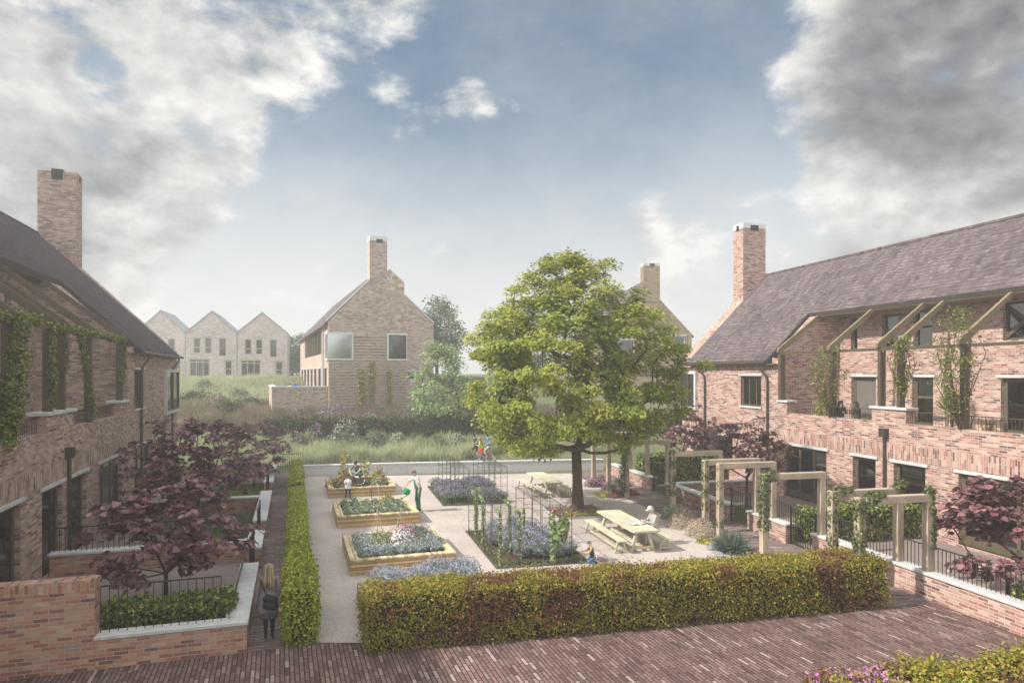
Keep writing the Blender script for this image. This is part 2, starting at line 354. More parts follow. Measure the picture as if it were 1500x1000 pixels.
    M['hyel'] = leafmat('privet_leaves', [(0.14,0.184,0.0194),(0.28,0.324,0.035),(0.443,0.475,0.0583),(0.607,0.605,0.0972)], None, trans=.32)
    M['hbox'] = leafmat('box_leaves', [(0.056,0.088,0.0144),(0.112,0.16,0.024),(0.208,0.256,0.04),(0.32,0.352,0.08)], None, trans=.25, rough=.35, spec=.5)
    M['hdark'] = leafmat('yew_leaves', [(0.033,0.0525,0.015),(0.06,0.087,0.0225),(0.09,0.128,0.03)], [(0.12,0.09,0.03),(0.075,0.09,0.03)], .3, .5, .7, .2)
    M['ivy'] = leafmat('ivy_leaves', [(0.064,0.104,0.0192),(0.128,0.176,0.032),(0.224,0.248,0.048),(0.352,0.352,0.08)], None, trans=.25, rough=.4, spec=.4)
    M['ivyd'] = leafmat('ivy_dark_leaves', [(0.033,0.0578,0.0198),(0.0743,0.116,0.033),(0.132,0.165,0.0495),(0.264,0.248,0.116)], None, trans=.2, rough=.35, spec=.4)
    M['silver'] = leafmat('silver_leaves', [(.24,.30,.20),(.34,.41,.28),(.46,.52,.38),(.2,.26,.14)], None, trans=.25)
    M['greyl'] = leafmat('grey_green_leaves', [(.12,.16,.08),(.19,.23,.13),(.27,.3,.2),(.1,.14,.06)], None, trans=.25)
    M['bgtree'] = leafmat('far_tree_leaves', [(0.078,0.104,0.039),(0.13,0.163,0.0585),(0.182,0.208,0.091)], None, trans=.25)
    M['pale'] = leafmat('pale_green_leaves', [(0.203,0.296,0.109),(0.312,0.421,0.172),(0.468,0.562,0.296),(0.14,0.218,0.078)], None, trans=.3)
    M['grassy'] = leafmat('meadow_grass', [(0.432,0.439,0.251),(0.598,0.604,0.377),(0.701,0.713,0.525),(0.309,0.363,0.16),(0.474,0.505,0.274)], [(0.247,0.319,0.114),(0.371,0.439,0.194)], .25, .5, .7, .45)
    M['greeny'] = leafmat('green_grass', [(0.0896,0.134,0.028),(0.146,0.202,0.0448),(0.213,0.258,0.0784)], None, trans=.3)
    M['heath'] = leafmat('purple_grass', [(0.253,0.164,0.152),(0.354,0.24,0.215),(0.202,0.164,0.114),(0.304,0.253,0.164)], [(0.164,0.177,0.0885),(0.253,0.24,0.127)], .22, .48, .6, .25)
    M['lav'] = leafmat('lavender_leaves', [(0.243,0.297,0.261),(0.329,0.392,0.369),(0.401,0.446,0.499),(0.219,0.297,0.179),(0.292,0.324,0.428)], None, trans=.2)
    M['lavb'] = leafmat('lavender_flowers', [(.34,.34,.42),(.42,.42,.52),(.30,.32,.36),(.5,.5,.58)], None, trans=.2)
    M['violet'] = leafmat('violet_flowers', [(.26,.22,.38),(.34,.27,.46),(.30,.32,.34),(.22,.28,.18),(.40,.30,.48)], None, trans=.2)
    M['magenta'] = leafmat('magenta_flowers', [(.45,.04,.20),(.6,.08,.3),(.7,.2,.42)], None, trans=.2)
    M['pink'] = leafmat('pink_flowers', [(.5,.2,.42),(.62,.32,.55),(.42,.18,.36)], None, trans=.2)
    M['whitef'] = leafmat('white_flowers', [(.75,.73,.74),(.8,.78,.8),(.7,.62,.68)], None, trans=.2)
    M['yleaf'] = leafmat('yellow_green_leaves', [(0.275,0.275,0.05),(0.4,0.375,0.075),(0.525,0.475,0.125),(0.175,0.213,0.0375)], None, trans=.3)
    M['redg'] = leafmat('red_grass', [(.20,.07,.07),(.28,.10,.09),(.16,.10,.06)], None, trans=.25)
    M['sedum'] = leafmat('sedum_heads', [(0.42,0.336,0.266),(0.588,0.476,0.378),(0.476,0.462,0.308),(0.672,0.56,0.476)], [(0.504,0.308,0.28),(0.42,0.28,0.238)], .9, .45, .6, .2)
    M['litter'] = leafmat('dead_leaves', [(.10,.06,.035),(.16,.10,.05),(.2,.15,.07),(.12,.11,.04)], None, trans=.1)
    M['blueg'] = leafmat('blue_grass', [(0.08,0.137,0.109),(0.144,0.202,0.156),(0.224,0.259,0.211)], None, trans=.2)
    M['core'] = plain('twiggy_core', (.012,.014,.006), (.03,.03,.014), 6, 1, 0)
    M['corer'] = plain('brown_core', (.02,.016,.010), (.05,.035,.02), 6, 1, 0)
    # people
    for nm, c in dict(skin=(.52,.32,.24), skin2=(.60,.40,.32), white_cloth=(.74,.74,.74), green_overall=(.045,.16,.075), hair_grey=(.16,.16,.17), hair_dark=(.03,.024,.022),
        hair_blonde=(.33,.24,.145), coat=(.19,.175,.17), skirt=(.08,.08,.085), tights=(.014,.013,.014), bagm=(.016,.016,.017), sage=(.14,.18,.16), teal=(.05,.28,.22), navy=(.03,.035,.055),
        shirt_beige=(.42,.41,.37), cap=(.58,.57,.50), trouser_grey=(.40,.42,.44), shoe_red=(.42,.10,.05), lime=(.55,.62,.06), red=(.6,.06,.07), blue=(.06,.2,.52), shorts=(.42,.43,.44), can=(.02,.33,.08),
        jean=(.08,.14,.25), hat=(.075,.085,.085), mustard=(.5,.33,.08), shoe=(.03,.03,.03), paper=(.50,.53,.56), wick=(.38,.28,.17), pinkp=(.6,.22,.35), lilac=(.5,.42,.6), camo=(.07,.06,.05)).items():
        M[nm] = plain(nm, tuple(x * .88 for x in c), tuple(x * 1.1 for x in c), 22, .75 if 'skin' not in nm else .55, .3)
    t = NT('blonde_strands'); g = t.add('ShaderNodeNewGeometry'); M['strands'] = t.fin(t.ramp(g.outputs['Random Per Island'], stops([(.11,.075,.045),(.26,.19,.11),(.42,.33,.21),(.18,.125,.07)])), .5, .4)
    t = NT('water_spray'); t.b.inputs['Transmission Weight'].default_value = .4; M['water'] = t.fin((.85, .88, .9), .2, .5)
mats()
# =================== setting: ground, paving, lawns ===================
def sheet(name, poly, z, mat, rot=0.0, th=.0):
    """flat paving sheet; poly in world XY, uv turned so that courses follow the frame"""
    me = bpy.data.meshes.new(name); me.from_pydata([(p[0], p[1], z) for p in poly], [], [list(range(len(poly)))]); me.update()
    if me.polygons[0].normal.z < 0: me.flip_normals()
    uv = me.uv_layers.new(name='UVMap').data; c, s = math.cos(rot), math.sin(rot)
    for l in me.loops:
        p = me.vertices[l.vertex_index].co; uv[l.index].uv = (p.x * c + p.y * s, -p.x * s + p.y * c)
    me.materials.append(mat); o = bpy.data.objects.new(name, me); COL.objects.link(o); o['kind'] = 'structure'; return o
def sstep(a, b, x):
    x = min(max((x - a) / (b - a), 0), 1); return x * x * (3 - 2 * x)
def TZ(x, y):
    z = 2.7 * sstep(46.5, 57, y) + 2.65 * sstep(60, 88, y)
    if y > 47: z += .18 * math.sin(x * .31 + 1) * math.sin(y * .27) * min(1, (y - 47) / 6)
    return z
def terrain():
    xs = sorted(set([-420, -300, -200, -140, -100] + [i * 2.0 for i in range(-40, 41)] + [100, 140, 200, 300, 420]))
    ys = sorted(set([-60, -20, 0, 20, 40] + [44 + i * 1.5 for i in range(0, 36)] + [100, 110, 125, 150, 200, 300, 480]))
    v = [(x, y, TZ(x, y)) for y in ys for x in xs]; nx = len(xs)
    f = [(j * nx + i, j * nx + i + 1, (j + 1) * nx + i + 1, (j + 1) * nx + i) for j in range(len(ys) - 1) for i in range(nx - 1)]
    me = bpy.data.meshes.new('ground'); me.from_pydata(v, [], f); me.update(); me.polygons.foreach_set('use_smooth', [True] * len(f))
    me.materials.append(M['field']); o = bpy.data.objects.new('ground', me); COL.objects.link(o); o['kind'] = 'structure'
terrain()
XS_W, XS_P = -5.82, -5.445      # garden wall faces in the two house frames
HL0, HL1 = 6.54, 7.22
fl = lambda s, t: FL.w(s, t)[:2]
fr = lambda s, t: FR.w(s, t)[:2]
W = lambda x, y: (x, y)
sheet('street', [W(-30, -4), W(32, -4), W(32, 14), fr(-5.3, 19.3), fr(-7.45, 19.3), W(9.0, 17.5), W(-3.0, 15.3), W(-4.2, 14.85), fl(-HL0 + .0, 13.28), fl(-2, 13.3), W(-20, 10.2)], .004, M['street'], math.atan(.34))
sheet('path_by_left_gardens', [fl(-5.7, 13.3), fl(-HL1, 13.3), fl(-HL1, 40.4), fl(-5.7, 40.4)], .008, M['pathb'], FL.a)
sheet('path_by_right_gardens', [fr(-7.45, 19.3), fr(-5.3, 19.3), fr(-5.3, 43.5), fr(-7.45, 43.5)], .012, M['pathb'], FR.a)
# gravel court
gA = fl(-HL1 - .02, 13.35); gB = fl(-HL1 - .02, 38.4)
gp = [gA, W(-3.0, 14.9), fr(-7.43, 19.75), fr(-7.43, 43), gB]
sheet('gravel_court', gp, .016, M['gravel'])
# garden floors
sheet('left_garden_gravel', [fl(0, 13.4), fl(-5.6, 13.4), fl(-5.6, 41), fl(0, 41)], .008, M['ggravel'])
sheet('right_garden_gravel', [fr(0, 8), fr(-5.2, 8), fr(-5.2, 43), fr(0, 43)], .008, M['ggravel'])
def lawn(name, a, b): sheet(name, [a[0], a[1], b[1], b[0]], .014, M['lawn'])
lawn('lawn', (fl(-5.4, 14.2), fl(-3.2, 14.2)), (fl(-5.4, 17.2), fl(-3.2, 17.2)))
lawn('lawn', (fl(-5.4, 21.3), fl(-2.8, 21.3)), (fl(-5.4, 28.6), fl(-2.8, 28.6)))
lawn('lawn', (fl(-5.4, 29.3), fl(-2.6, 29.3)), (fl(-5.4, 36.8), fl(-2.6, 36.8)))
lawn('lawn', (fr(-5.0, 8.5), fr(-3.2, 8.5)), (fr(-5.0, 15.5), fr(-3.2, 15.5)))
lawn('lawn', (fr(-5.0, 26.2), fr(-3.4, 26.2)), (fr(-5.0, 32.6), fr(-3.4, 32.6)))
lawn('lawn', (fr(-5.0, 33.6), fr(-3.6, 33.6)), (fr(-5.0, 37.6), fr(-3.6, 37.6)))
# =================== the long houses ===================
def house(P):
    fr_, sx = P['F'], P['F'].m
    root = thing(P['name'], P['label'], 'house', (fr_.o.x, fr_.o.y, 0), fr_.a)
    mk = lambda: MB(sx)
    ya, yi, yo, yc = P['ya'], P['yi'], P['yo'], P['yc']      # near end, inner and outer face of far gable, end wall of terrace
    ps, ks = P['z0'], P['k']; d = P['d']; rec = 3.4; fz = 3.45; pz = P['pz']; xe = P['xe']; cut = P['cut']
    rz = lambda x: ps + ks * x
    B, BS = M[P['brick']], M[P['sold']]
    tu = lambda u: fr_.tu(0, u)
    g = P['ground']; up = P['upper']
    # facade: full height beyond the terrace, parapet height in front of it
    w = mk(); w.wall('x', 0, .35, ya, yc, 0, pz, [o for o in g if o[1] < yc])
    w.wall('x', 0, .35, yc, yi, 0, rz(0) - .16, [o for o in g if o[0] > yc] + up)
    w.wall('y', yc, yc + P['jamb'], .35, rec, fz, rz(0) - .2, [])
    w.prism([(.35, rz(0) - .2), (rec, rz(0) - .2), (rec, rz(rec) - .2), (.35, rz(.35) - .2)], 'y', yc, yc + P['jamb'])
    w.build('wall', B, root)
    w = mk(); w.wall('x', rec, rec + .3, ya, yc, fz, rz(rec) - .2, P['rec'])
    w.build('recessed_wall', B, root)
    for a, b in P['piers']:
        w = mk(); w.box(.0, .42, a, b, pz, pz + .5); po = w.build('parapet_pier', B, root)
        w = mk(); w.box(-.07, .5, a - .08, b + .08, pz + .5, pz + .6); w.build('pier_cap', M['stone'], po, bevel=.01)
    w = mk(); w.box(-.02, 0, ya, yi + .4, 2.66, 3.22); w.build('soldier_course', BS, root)
    w = mk(); w.box(.352, rec, ya, yc, fz - .15, fz); w.build('terrace_floor', M['concrete'], root)
    # windows
    def win(x, y0, y1, z0, z1, cols, rows, lint=True, sill=False, door=False, fm='olive', pm='glass', diag=False, nm='window'):
        f = mk(); a, b = x + .14, x + .21; t = .085 if not door else .15
        f.box(a, b, y0, y1, z0, z0 + (t if not door else .32)); f.box(a, b, y0, y1, z1 - t, z1)
        f.box(a, b, y0, y0 + t, z0 + t, z1 - t); f.box(a, b, y1 - t, y1, z0 + t, z1 - t)
        for i in range(1, cols): c = y0 + (y1 - y0) * i / cols; f.box(a, b, c - t * .45, c + t * .45, z0 + t, z1 - t)
        for r in rows: zz = z0 + (z1 - z0) * r; f.box(a, b, y0 + t, y1 - t, zz - .05, zz + .05)
        if diag:
            ym = (y0 + y1) / 2; xm = (a + b) / 2 - .02
            f.bar((xm, y0 + .05, z1 - .05), (xm, y1, z0 + .1), .09, .14); f.bar((xm + .05, y1, z1 - .1), (xm + .05, y0 + .1, z0 + .1), .09, .14)
        fo = f.build(nm, M[fm], root)
        p = mk(); p.box(x + .17, x + .18, y0 + .02, y1 - .02, z0 + .02, z1 - .02); p.build('pane', M['glazing' if pm == 'glass' else pm], fo)
        if pm == 'glass':
            q = mk(); h = math.sin(y0 * 12.9) * 43758.5; h -= math.floor(h); xr_ = x + .36; w_ = y1 - y0
            q.box(xr_ + 2.2, xr_ + 2.25, y0 - .8, y1 + .8, z0 - .1, z1 + .2); q.box(xr_, xr_ + 2.2, y0 - .85, y0 - .8, z0 - .1, z1 + .2); q.box(xr_, xr_ + 2.2, y1 + .8, y1 + .85, z0 - .1, z1 + .2); q.box(xr_, xr_ + 2.2, y0 - .8, y1 + .8, z1 + .15, z1 + .2); q.box(xr_, xr_ + 2.2, y0 - .8, y1 + .8, z0 - .1, z0 - .05)
            if h > .3: q.box(xr_ + .9, xr_ + 1.5, y0 + w_ * .2, y0 + w_ * .7, z0, z0 + .8)
            q.build('room_interior', M['room'], fo)
            q = mk(); k0 = 0
            for a0, a1 in (((y0, y0 + w_ * (.12 + .22 * h)), (y1 - w_ * .14, y1)) if h > .45 else ((y1 - w_ * (.15 + .4 * h), y1),)):
                q = mk(); n_ = max(2, int((a1 - a0) / .06))
                for i_ in range(n_):
                    yy = a0 + (a1 - a0) * i_ / n_; q.box(x + .27 + .02 * (i_ % 2), x + .285 + .02 * (i_ % 2), yy, yy + (a1 - a0) / n_, z0 + .05, z1 - .05)
                q.build('curtain', M['curtain'], fo)
        q = mk()
        if lint: q.box(x - .07, x + .1, y0 - .14, y1 + .14, z1, z1 + .1); q.build('lintel', M['stone'], fo)
        if sill: q = mk(); q.box(x - .08, x + .14, y0 - .08, y1 + .08, z0 - .1, z0); q.build('sill', M['stone'], fo)
        else: q = mk(); q.box(x + .03, x + .14, y0, y1, z0 - .04, z0 + .0); q.build('sill', M['stone'], fo)
    for o in g: win(0, *o[:4], *o[4:6], **o[6])
    for o in up: win(0, *o[:4], *o[4:6], **o[6])
    for o in P['rec']: win(rec, *o[:4], *o[4:6], **o[6])
    # roof: tile courses laid as real steps
    r = mk(); gz = .17; n = int((d + .3) / gz) + 1; y1 = yi
    xs = [-.3 + i * (d + .3) / n for i in range(n + 1)]
    for i in range(n):
        a, b = xs[i], xs[i + 1]; y0 = cut if (a + b) / 2 < xe else ya
        za, zb = rz(a), rz(b)
        j = .006 * math.sin(i * 1.7)
        r.face((a, y0, za + .035 + j), (b, y0, zb + .008), (b, y1, zb + .008), (a, y1, za + .035 + j))
        r.face((a, y0, za - .0), (a, y0, za + .035 + j), (a, y1, za + .035 + j), (a, y1, za - .0))
    for a, b, y0 in ((-.3, xe, cut), (xe, d, ya)):           # deck below the tiles, with closed edges
        r.prism([(a, rz(a) - .001), (b, rz(b) - .001), (b, rz(b) - .14), (a, rz(a) - .14)], 'y', y0 + .004, y1 - .002)
    for i in range(n):                                        # far slope
        a, b = xs[i], xs[i + 1]
        r.face((2*d - a, ya, rz(a) + .03), (2*d - a, y1, rz(a) + .03), (2*d - b, y1, rz(b) + .008), (2*d - b, ya, rz(b) + .008))
    r.box(d - .09, d + .09, ya, y1, rz(d) - .03, rz(d) + .07)
    dx = (d + .3) / n; cs = 1 / math.hypot(1, ks); b0_ = -.3 * cs + rz(-.3) * ks * cs
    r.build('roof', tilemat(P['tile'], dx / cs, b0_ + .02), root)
    e = mk(); e.box(xe - .03, xe - .004, ya, cut, rz(xe) - .2, rz(xe) + .0); e.box(-.33, -.304, cut, yo - .1, rz(-.3) - .16, rz(-.3) - .01)
    e.prism([(-.3, rz(-.3) - .30), (xe + .1, rz(xe + .1) - .30), (xe + .1, rz(xe + .1) - .02), (-.3, rz(-.3) - .02)], 'y', cut - .07, cut - .002)
    e.build('fascia', M['fascia'], root)
    so = mk(); so.box(xe, rec + .3, ya, yc, rz(xe) - .24, rz(xe) - .2); so.box(-.3, 0, yc, yi, rz(-.3) - .2, rz(-.3) - .165)
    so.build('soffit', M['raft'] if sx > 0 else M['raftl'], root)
    # gable end
    gw = mk(); z = .12
    gw.prism([(0, 0), (2*d, 0), (2*d, rz(0)), (d, rz(d) + z), (-.02, rz(0) + z - .16), (0, rz(0) - .1)], 'y', yi, yo)
    gw.build('gable_wall', B, root)
    bk = mk(); bk.box(2*d - .3, 2*d, ya, yi, 0, rz(0)); bk.prism([(0, 0), (2*d, 0), (2*d, rz(0)), (d, rz(d) - .2), (0, pz), ], 'y', ya - .3, ya); bk.build('back_wall', B, root)
    # chimney
    c0, c1, ct = P['chim']; ch = mk()
    ch.box(c0, c1, yi + .01, yo - .0, rz(c0) - .6, ct - .3); ch.build('chimney_stack', B, root)
    cp = mk(); cp.box(c0 - .01, c1 + .01, yi - .0, yo + .01, ct - .3, ct); cpo = cp.build('chimney_cap', M[P['cap']], root)
    fl_ = mk(); xm = (c0 + c1) / 2
    fl_.box(xm - .28, xm + .28, yi - .012, yi + .3, ct - .45, ct + P['flue']); fl_.box(c0 - .022, c0 + .3, yi + .45, yi + .75, ct - .42, ct - .08)
    fl_.build('flue_opening', M['black'], cpo)
    # timber frame of the terrace
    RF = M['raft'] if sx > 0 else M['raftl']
    bz = rz(0) + .02
    b = mk(); b.box(.0, .14, ya, yc, bz - .05, bz + .06); b.build('terrace_beam', M['bronze'], root)
    for t_, pb in P['posts']:
        p = mk(); p.box(.02, .26, t_ - .08, t_ + .08, pb, bz - .05); p.build('post', M['bronze'], root)
        q = mk(); x1 = xe + .9
        dp = .20
        q.prism([(-.1, bz + .06), (.12, bz + .06), (xe, rz(xe) - .16 - dp), (x1, rz(x1) - .16 - dp), (x1, rz(x1) - .16), (xe - .04, rz(xe - .04) - .16), (.0, bz + .30), (-.1, bz + .2)], 'y', t_ - .065, t_ + .065)
        q.build('rafter', RF, root)
    # railings on the parapet between the piers
    rl = mk(); stops_ = sorted([ya] + [v for p in P['piers'] for v in p] + [yc]); segs = [(stops_[i], stops_[i+1]) for i in range(0, len(stops_) - 1, 2)]
    for a, b_ in segs:
        if b_ - a < .3: continue
        rl.box(.2, .23, a, b_, pz + .44, pz + .47)
        k = int((b_ - a) / .13)
        for i in range(k): yy = a + .06 + i * .13; rl.box(.209, .221, yy - .006, yy + .006, pz, pz + .44)
    rl.build('terrace_railing', M['dark'] if sx < 0 else M['bronze'], root)
    # gutter and rainwater pipes
    gt = mk(); gt.tube([(-.36, cut, rz(-.3) - .1), (-.36, yo - .2, rz(-.3) - .1)], .07, 8); gt.build('gutter', M['pipe'], root)
    for t_ in P['pipes']:
        q = mk(); q.tube([(-.36, t_, rz(-.3) - .14), (-.36, t_, rz(-.3) - .3), (-.13, t_ - .35 * 1, rz(-.3) - .75), (-.09, t_ - .4, rz(-.3) - 1.0), (-.09, t_ - .4, .05)], .055, 8); q.build('downpipe', M['pipe'], root)
    t_, z_ = P['hopper']
    q = mk(); q.tube([(-.09, t_, z_), (-.09, t_, .05)], .055, 8); q.box(-.22, 0, t_ - .15, t_ + .15, z_, z_ + .32); q.build('downpipe', M['pipe'], root)
    # corner bay window in a pale stone frame
    b0, b1, z0, z1 = P['bay']; s = .16; x0 = -.16
    f = mk(); f.box(x0, .02, b0, b1, z0, z0 + s); f.box(x0, .02, b0, b1, z1 - s, z1); f.box(x0, .02, b0, b0 + s, z0 + s, z1 - s)
    f.box(x0, 1.0, b1 - .02, b1 + .12, z0, z0 + s); f.box(x0, 1.0, b1 - .02, b1 + .12, z1 - s, z1)
    fo = f.build('bay_window', M['white'] if sx > 0 else M['stone'], root)
    p = mk(); p.box(x0 + .1, x0 + .11, b0 + s, b1, z0 + s, z1 - s); p.build('pane', M['glass'], fo)
    p = mk()
    for yy in (b0 + s + .04, (b0 + b1) / 2, b1 + .02): p.box(x0 + .03, x0 + .13, yy - .04, yy + .04, z0 + s, z1 - s)
    p.box(x0 + .03, x0 + .13, b0 + s, b1, z0 + s, z0 + s + .06); p.build('mullion', M['olive'], fo)
    return root
tR = lambda u: FR.tu(0, u); tRr = lambda u: FR.tu(3.4, u); tL = lambda u: FL.tu(0, u); tLr = lambda u: FL.tu(3.4, u)
def sp(a, b): return (min(a, b), max(a, b))
D = dict
right = D(F=FR, name='brick_house', label='long pink brick house with purple tiled roof and sunlit timber framed terrace', ya=6.0, yi=42.4, yo=43.5, yc=33.8, jamb=.6,
    z0=6.8, k=.987, d=5.25, pz=4.0, xe=2.1, cut=34.35, brick='br', sold='brs', tile='roof', chim=(3.54, 5.1, 15.15), cap='white', flue=-.12,
    ground=[(*sp(tR(1210.7), tR(1148.5)), .1, 2.52, 3, [], D(door=True)), (*sp(tR(1282.7), tR(1249)), .1, 2.52, 1, [], D(door=True)),
            (*sp(tR(1355.5), tR(1309)), .1, 2.52, 1, [], D(door=True)), (*sp(tR(1535), tR(1404)), .1, 2.52, 3, [], D(door=True)), (13.6, 15.4, .1, 2.52, 2, [], D(door=True)), (8.2, 11.0, .1, 2.52, 2, [], D(door=True)),
            (*sp(tR(1073), tR(1050)), 1.0, 2.45, 1, [], {}), (41.0, 42.1, .1, 2.4, 1, [], D(door=True))],
    upper=[(*sp(tR(1115), tR(1085)), 4.2, 5.75, 3, [], D(sill=True))],
    rec=[(*sp(tRr(1283), tRr(1247)), 3.5, 5.72, 1, [], D(pm='blind', door=True)), (*sp(tRr(1367), tRr(1336)), 3.5, 5.72, 1, [.62], D(door=True)), (*sp(tRr(1540), tRr(1466)), 3.5, 5.72, 2, [], D(door=True)),
         (*sp(tRr(1256), tRr(1246)), 7.0, 8.5, 1, [], D(lint=False)), (*sp(tRr(1316), tRr(1292)), 7.0, 8.5, 1, [.55], D(lint=False)), (*sp(tRr(1366), tRr(1338)), 7.0, 8.55, 1, [.55], D(lint=False)),
         (*sp(tRr(1535), tRr(1469)), 7.1, 8.5, 1, [], D(lint=False, diag=True)), (10.2, 13, 3.5, 5.72, 2, [], D(door=True)), (10.2, 11.5, 7.1, 8.5, 1, [], D(lint=False))],
    piers=[sp(tR(1327), tR(1277)), (33.1, 33.8), (13.0, 15.0)],
    posts=[(33.7, 4.5), (tR(1216), 3.15), (tR(1287), 4.6), (tR(1315), 4.6), (tR(1408), 4.0), (19.9, 4.0), (16.5, 4.0), (13.6, 4.6), (9.5, 4.0)],
    pipes=[tR(1119), tR(1029)], hopper=(tR(1298), 3.45), bay=(41.6, 43.5, 3.7, 6.0))
left = D(F=FL, name='brick_house', label='long brown brick house in shade with ivy hung posts on its upper terrace', ya=5.0, yi=42.5, yo=43.6, yc=30.6, jamb=1.3,
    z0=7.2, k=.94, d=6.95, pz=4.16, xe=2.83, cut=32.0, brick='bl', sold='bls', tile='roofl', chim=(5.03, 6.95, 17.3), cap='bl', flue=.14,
    ground=[(*sp(tL(-60), tL(30)), .1, 2.56, 2, [], D(door=True)), (*sp(tL(61.5), tL(92)), .1, 2.56, 1, [], D(door=True)), (*sp(tL(104), tL(127)), .1, 2.56, 1, [], D(door=True)), (*sp(tL(145), tL(179)), .1, 2.56, 3, [.86], D(door=True)),
            (*sp(tL(197), tL(222)), .1, 2.56, 3, [], D(door=True)), (37.5, 40.0, .1, 2.56, 2, [], D(door=True)), (8, 10.5, .1, 2.56, 2, [], D(door=True))],
    upper=[(*sp(tL(197), tL(211)), 4.3, 6.05, 4, [], D(sill=True))],
    rec=[(*sp(tLr(-25), tLr(12)), 4.3, 5.9, 2, [], D(sill=True)), (*sp(tLr(7), tLr(16)), 8.0, 8.9, 1, [], D(lint=False)), (12, 14, 3.5, 5.8, 2, [], D(door=True))],
    piers=[sp(tL(68), tL(109)), (29.3, 30.6), (11.5, 12.5)],
    posts=[(29.9, 4.7), (tL(136), 4.16), (tL(97), 4.76), (tL(78), 4.76), (tL(20), 4.16), (15.8, 4.16), (11.9, 4.76), (8.5, 4.16)],
    pipes=[tL(207), tL(252)], hopper=(tL(97), 3.25), bay=(tL(240), 43.6, 3.6, 6.1))
house(right); house(left)
# =================== garden walls, gates, railings ===================
def gwall(F, s0, s1, t0, t1, h, mat, label, group, cap=True, capt=.08, capo=.05, rail=None, railmat='dark'):
    x0, x1 = sp(s0, s1); c = F.w((x0 + x1) / 2, (t0 + t1) / 2)
    root = thing('garden_wall', label, 'wall', c, F.a, group); cx, cy = (x0 + x1) / 2, (t0 + t1) / 2
    m = MB(F.m); m.box(x0 - cx, x1 - cx, t0 - cy, t1 - cy, 0, h - capt); m.build('brickwork', M[mat], root)
    if cap:
        m = MB(F.m); m.box(x0 - cx - capo, x1 - cx + capo, t0 - cy - capo, t1 - cy + capo, h - capt, h); m.build('coping', M['stone'], root, bevel=.012)
    return root
def railing(p, q, z0, h, label, group, mat='dark', gap=.125, name='railing', cat='railing', posts=()):
    p = Vector(p); q = Vector(q); L = (q - p).length; a = math.atan2(q.y - p.y, q.x - p.x)
    root = thing(name, label, cat, (p.x, p.y, z0), a, group)
    m = MB(); m.box(0, L, -.02, .02, h - .03, h); m.build('top_rail', M[mat], root)
    m = MB(); k = max(1, int(L / gap))
    for i in range(k + 1):
        x = L * i / k; m.box(x - .008, x + .008, -.008, .008, .0 if name != 'garden_gate' else .06, h - .03)
    if name == 'garden_gate': m.box(0, L, -.015, .015, .05, .08)
    m.build('bars', M[mat], root)
    if name == 'garden_gate':
        for x in (0, L): m = MB(); m.box(x - .025, x + .025, -.025, .025, 0, h + .06); m.build('post', M[mat], root)
    return root
gR = 'low walls of the right hand gardens'; gL = 'low walls of the left hand gardens'
tp = lambda u: FR.tu(XS_P, u)
A0, A1 = 7.0, tp(1190); B0, B1 = sp(tp(1151), tp(1094.6)); C0, C1 = sp(tp(1065), tp(975)); D0, D1 = sp(tp(953), tp(894))
gwall(FR, XS_P, XS_P + .32, A0, A1, .7, 'bgr', 'longest low brick wall with white coping, under the two nearest timber arches', gR)
gwall(FR, XS_P, XS_P + .32, B0, B1, .7, 'bgr', 'short low brick wall between the two black gates beside the paved path', gR)
gwall(FR, XS_P, XS_P + .32, C0, C1, .7, 'bgr', 'low brick wall with coping running from the copper tree gate towards the big tree', gR)
gwall(FR, XS_P, XS_P + .32, D0, D1, .7, 'bgr', 'low brick wall partly hidden by timber posts at the far end of the path', gR)
gwall(FR, XS_P + .37, -.03, C1 - .3, C1, .7, 'bgr', 'cross wall with pale coping from the path to the pink house', gR)
for a, b, l in ((A1, B0, 'black bar gate in front of the dark clipped hedge'), (B1, C0, 'black bar gate beside the small copper tree of the middle garden'), (C1, D0, 'black bar gate with grass behind it, furthest along the paved path')):
    railing(FR.w(XS_P + .16, a + .06), FR.w(XS_P + .16, b - .06), .01, 1.25, l, 'black garden gates by the right path', name='garden_gate', cat='gate')
railing(FR.w(XS_P + .26, A0), FR.w(XS_P + .26, A1 - .1), .7, .65, 'thin bronze railing on the long white coping at the right edge', 'right garden railings', 'pipe')
railing(FR.w(XS_P + .26, B0 + .1), FR.w(XS_P + .26, B1 - .1), .7, .65, 'short thin railing on the wall between the two gates', 'right garden railings', 'pipe')
SL = [(13.65, 18.0), (19.8, 22.2), (23.8, 30.2), (32.8, 39.0)]
ll = ['low brick wall with broad pale coping beside the blonde woman', 'short low wall with coping between the two nearest left gates', 'long low wall with coping alongside the left brick path, behind the short one', 'low wall with coping at the far end of the left brick path']
for (a, b), l in zip(SL, ll): gwall(FL, XS_W, XS_W + .42, a, b, .66, 'bg', l, gL, capo=.03)
for a, b, l in ((18.0, 19.8, 'black gate nearest the blonde woman'), (22.2, 23.8, 'black gate between the short wall and the long left wall'), (30.2, 32.8, 'black gate at the far end of the left brick path')):
    railing(FL.w(XS_W + .2, a + .06), FL.w(XS_W + .2, b - .06), .01, 1.3, l, 'black garden gates by the left path', name='garden_gate', cat='gate')
gwall(FL, XS_W, -3.0, 13.3, 13.62, .66, 'bg', 'low front brick wall with pale coping under the nearest bar railing', gL, capo=.03)
root = thing('garden_wall', 'tall plain brick wall with brick on edge top in the bottom left corner', 'wall', FL.w(-1.4, 13.45), FL.a)
m = MB(-1); m.box(-1.6, 1.4, -.17, .17, 0, 1.58); m.build('brickwork', M['bg'], root)
m = MB(-1); m.box(-1.61, 1.4, -.18, .18, 1.58, 1.8); m.build('brick_on_edge', M['bgs'], root)
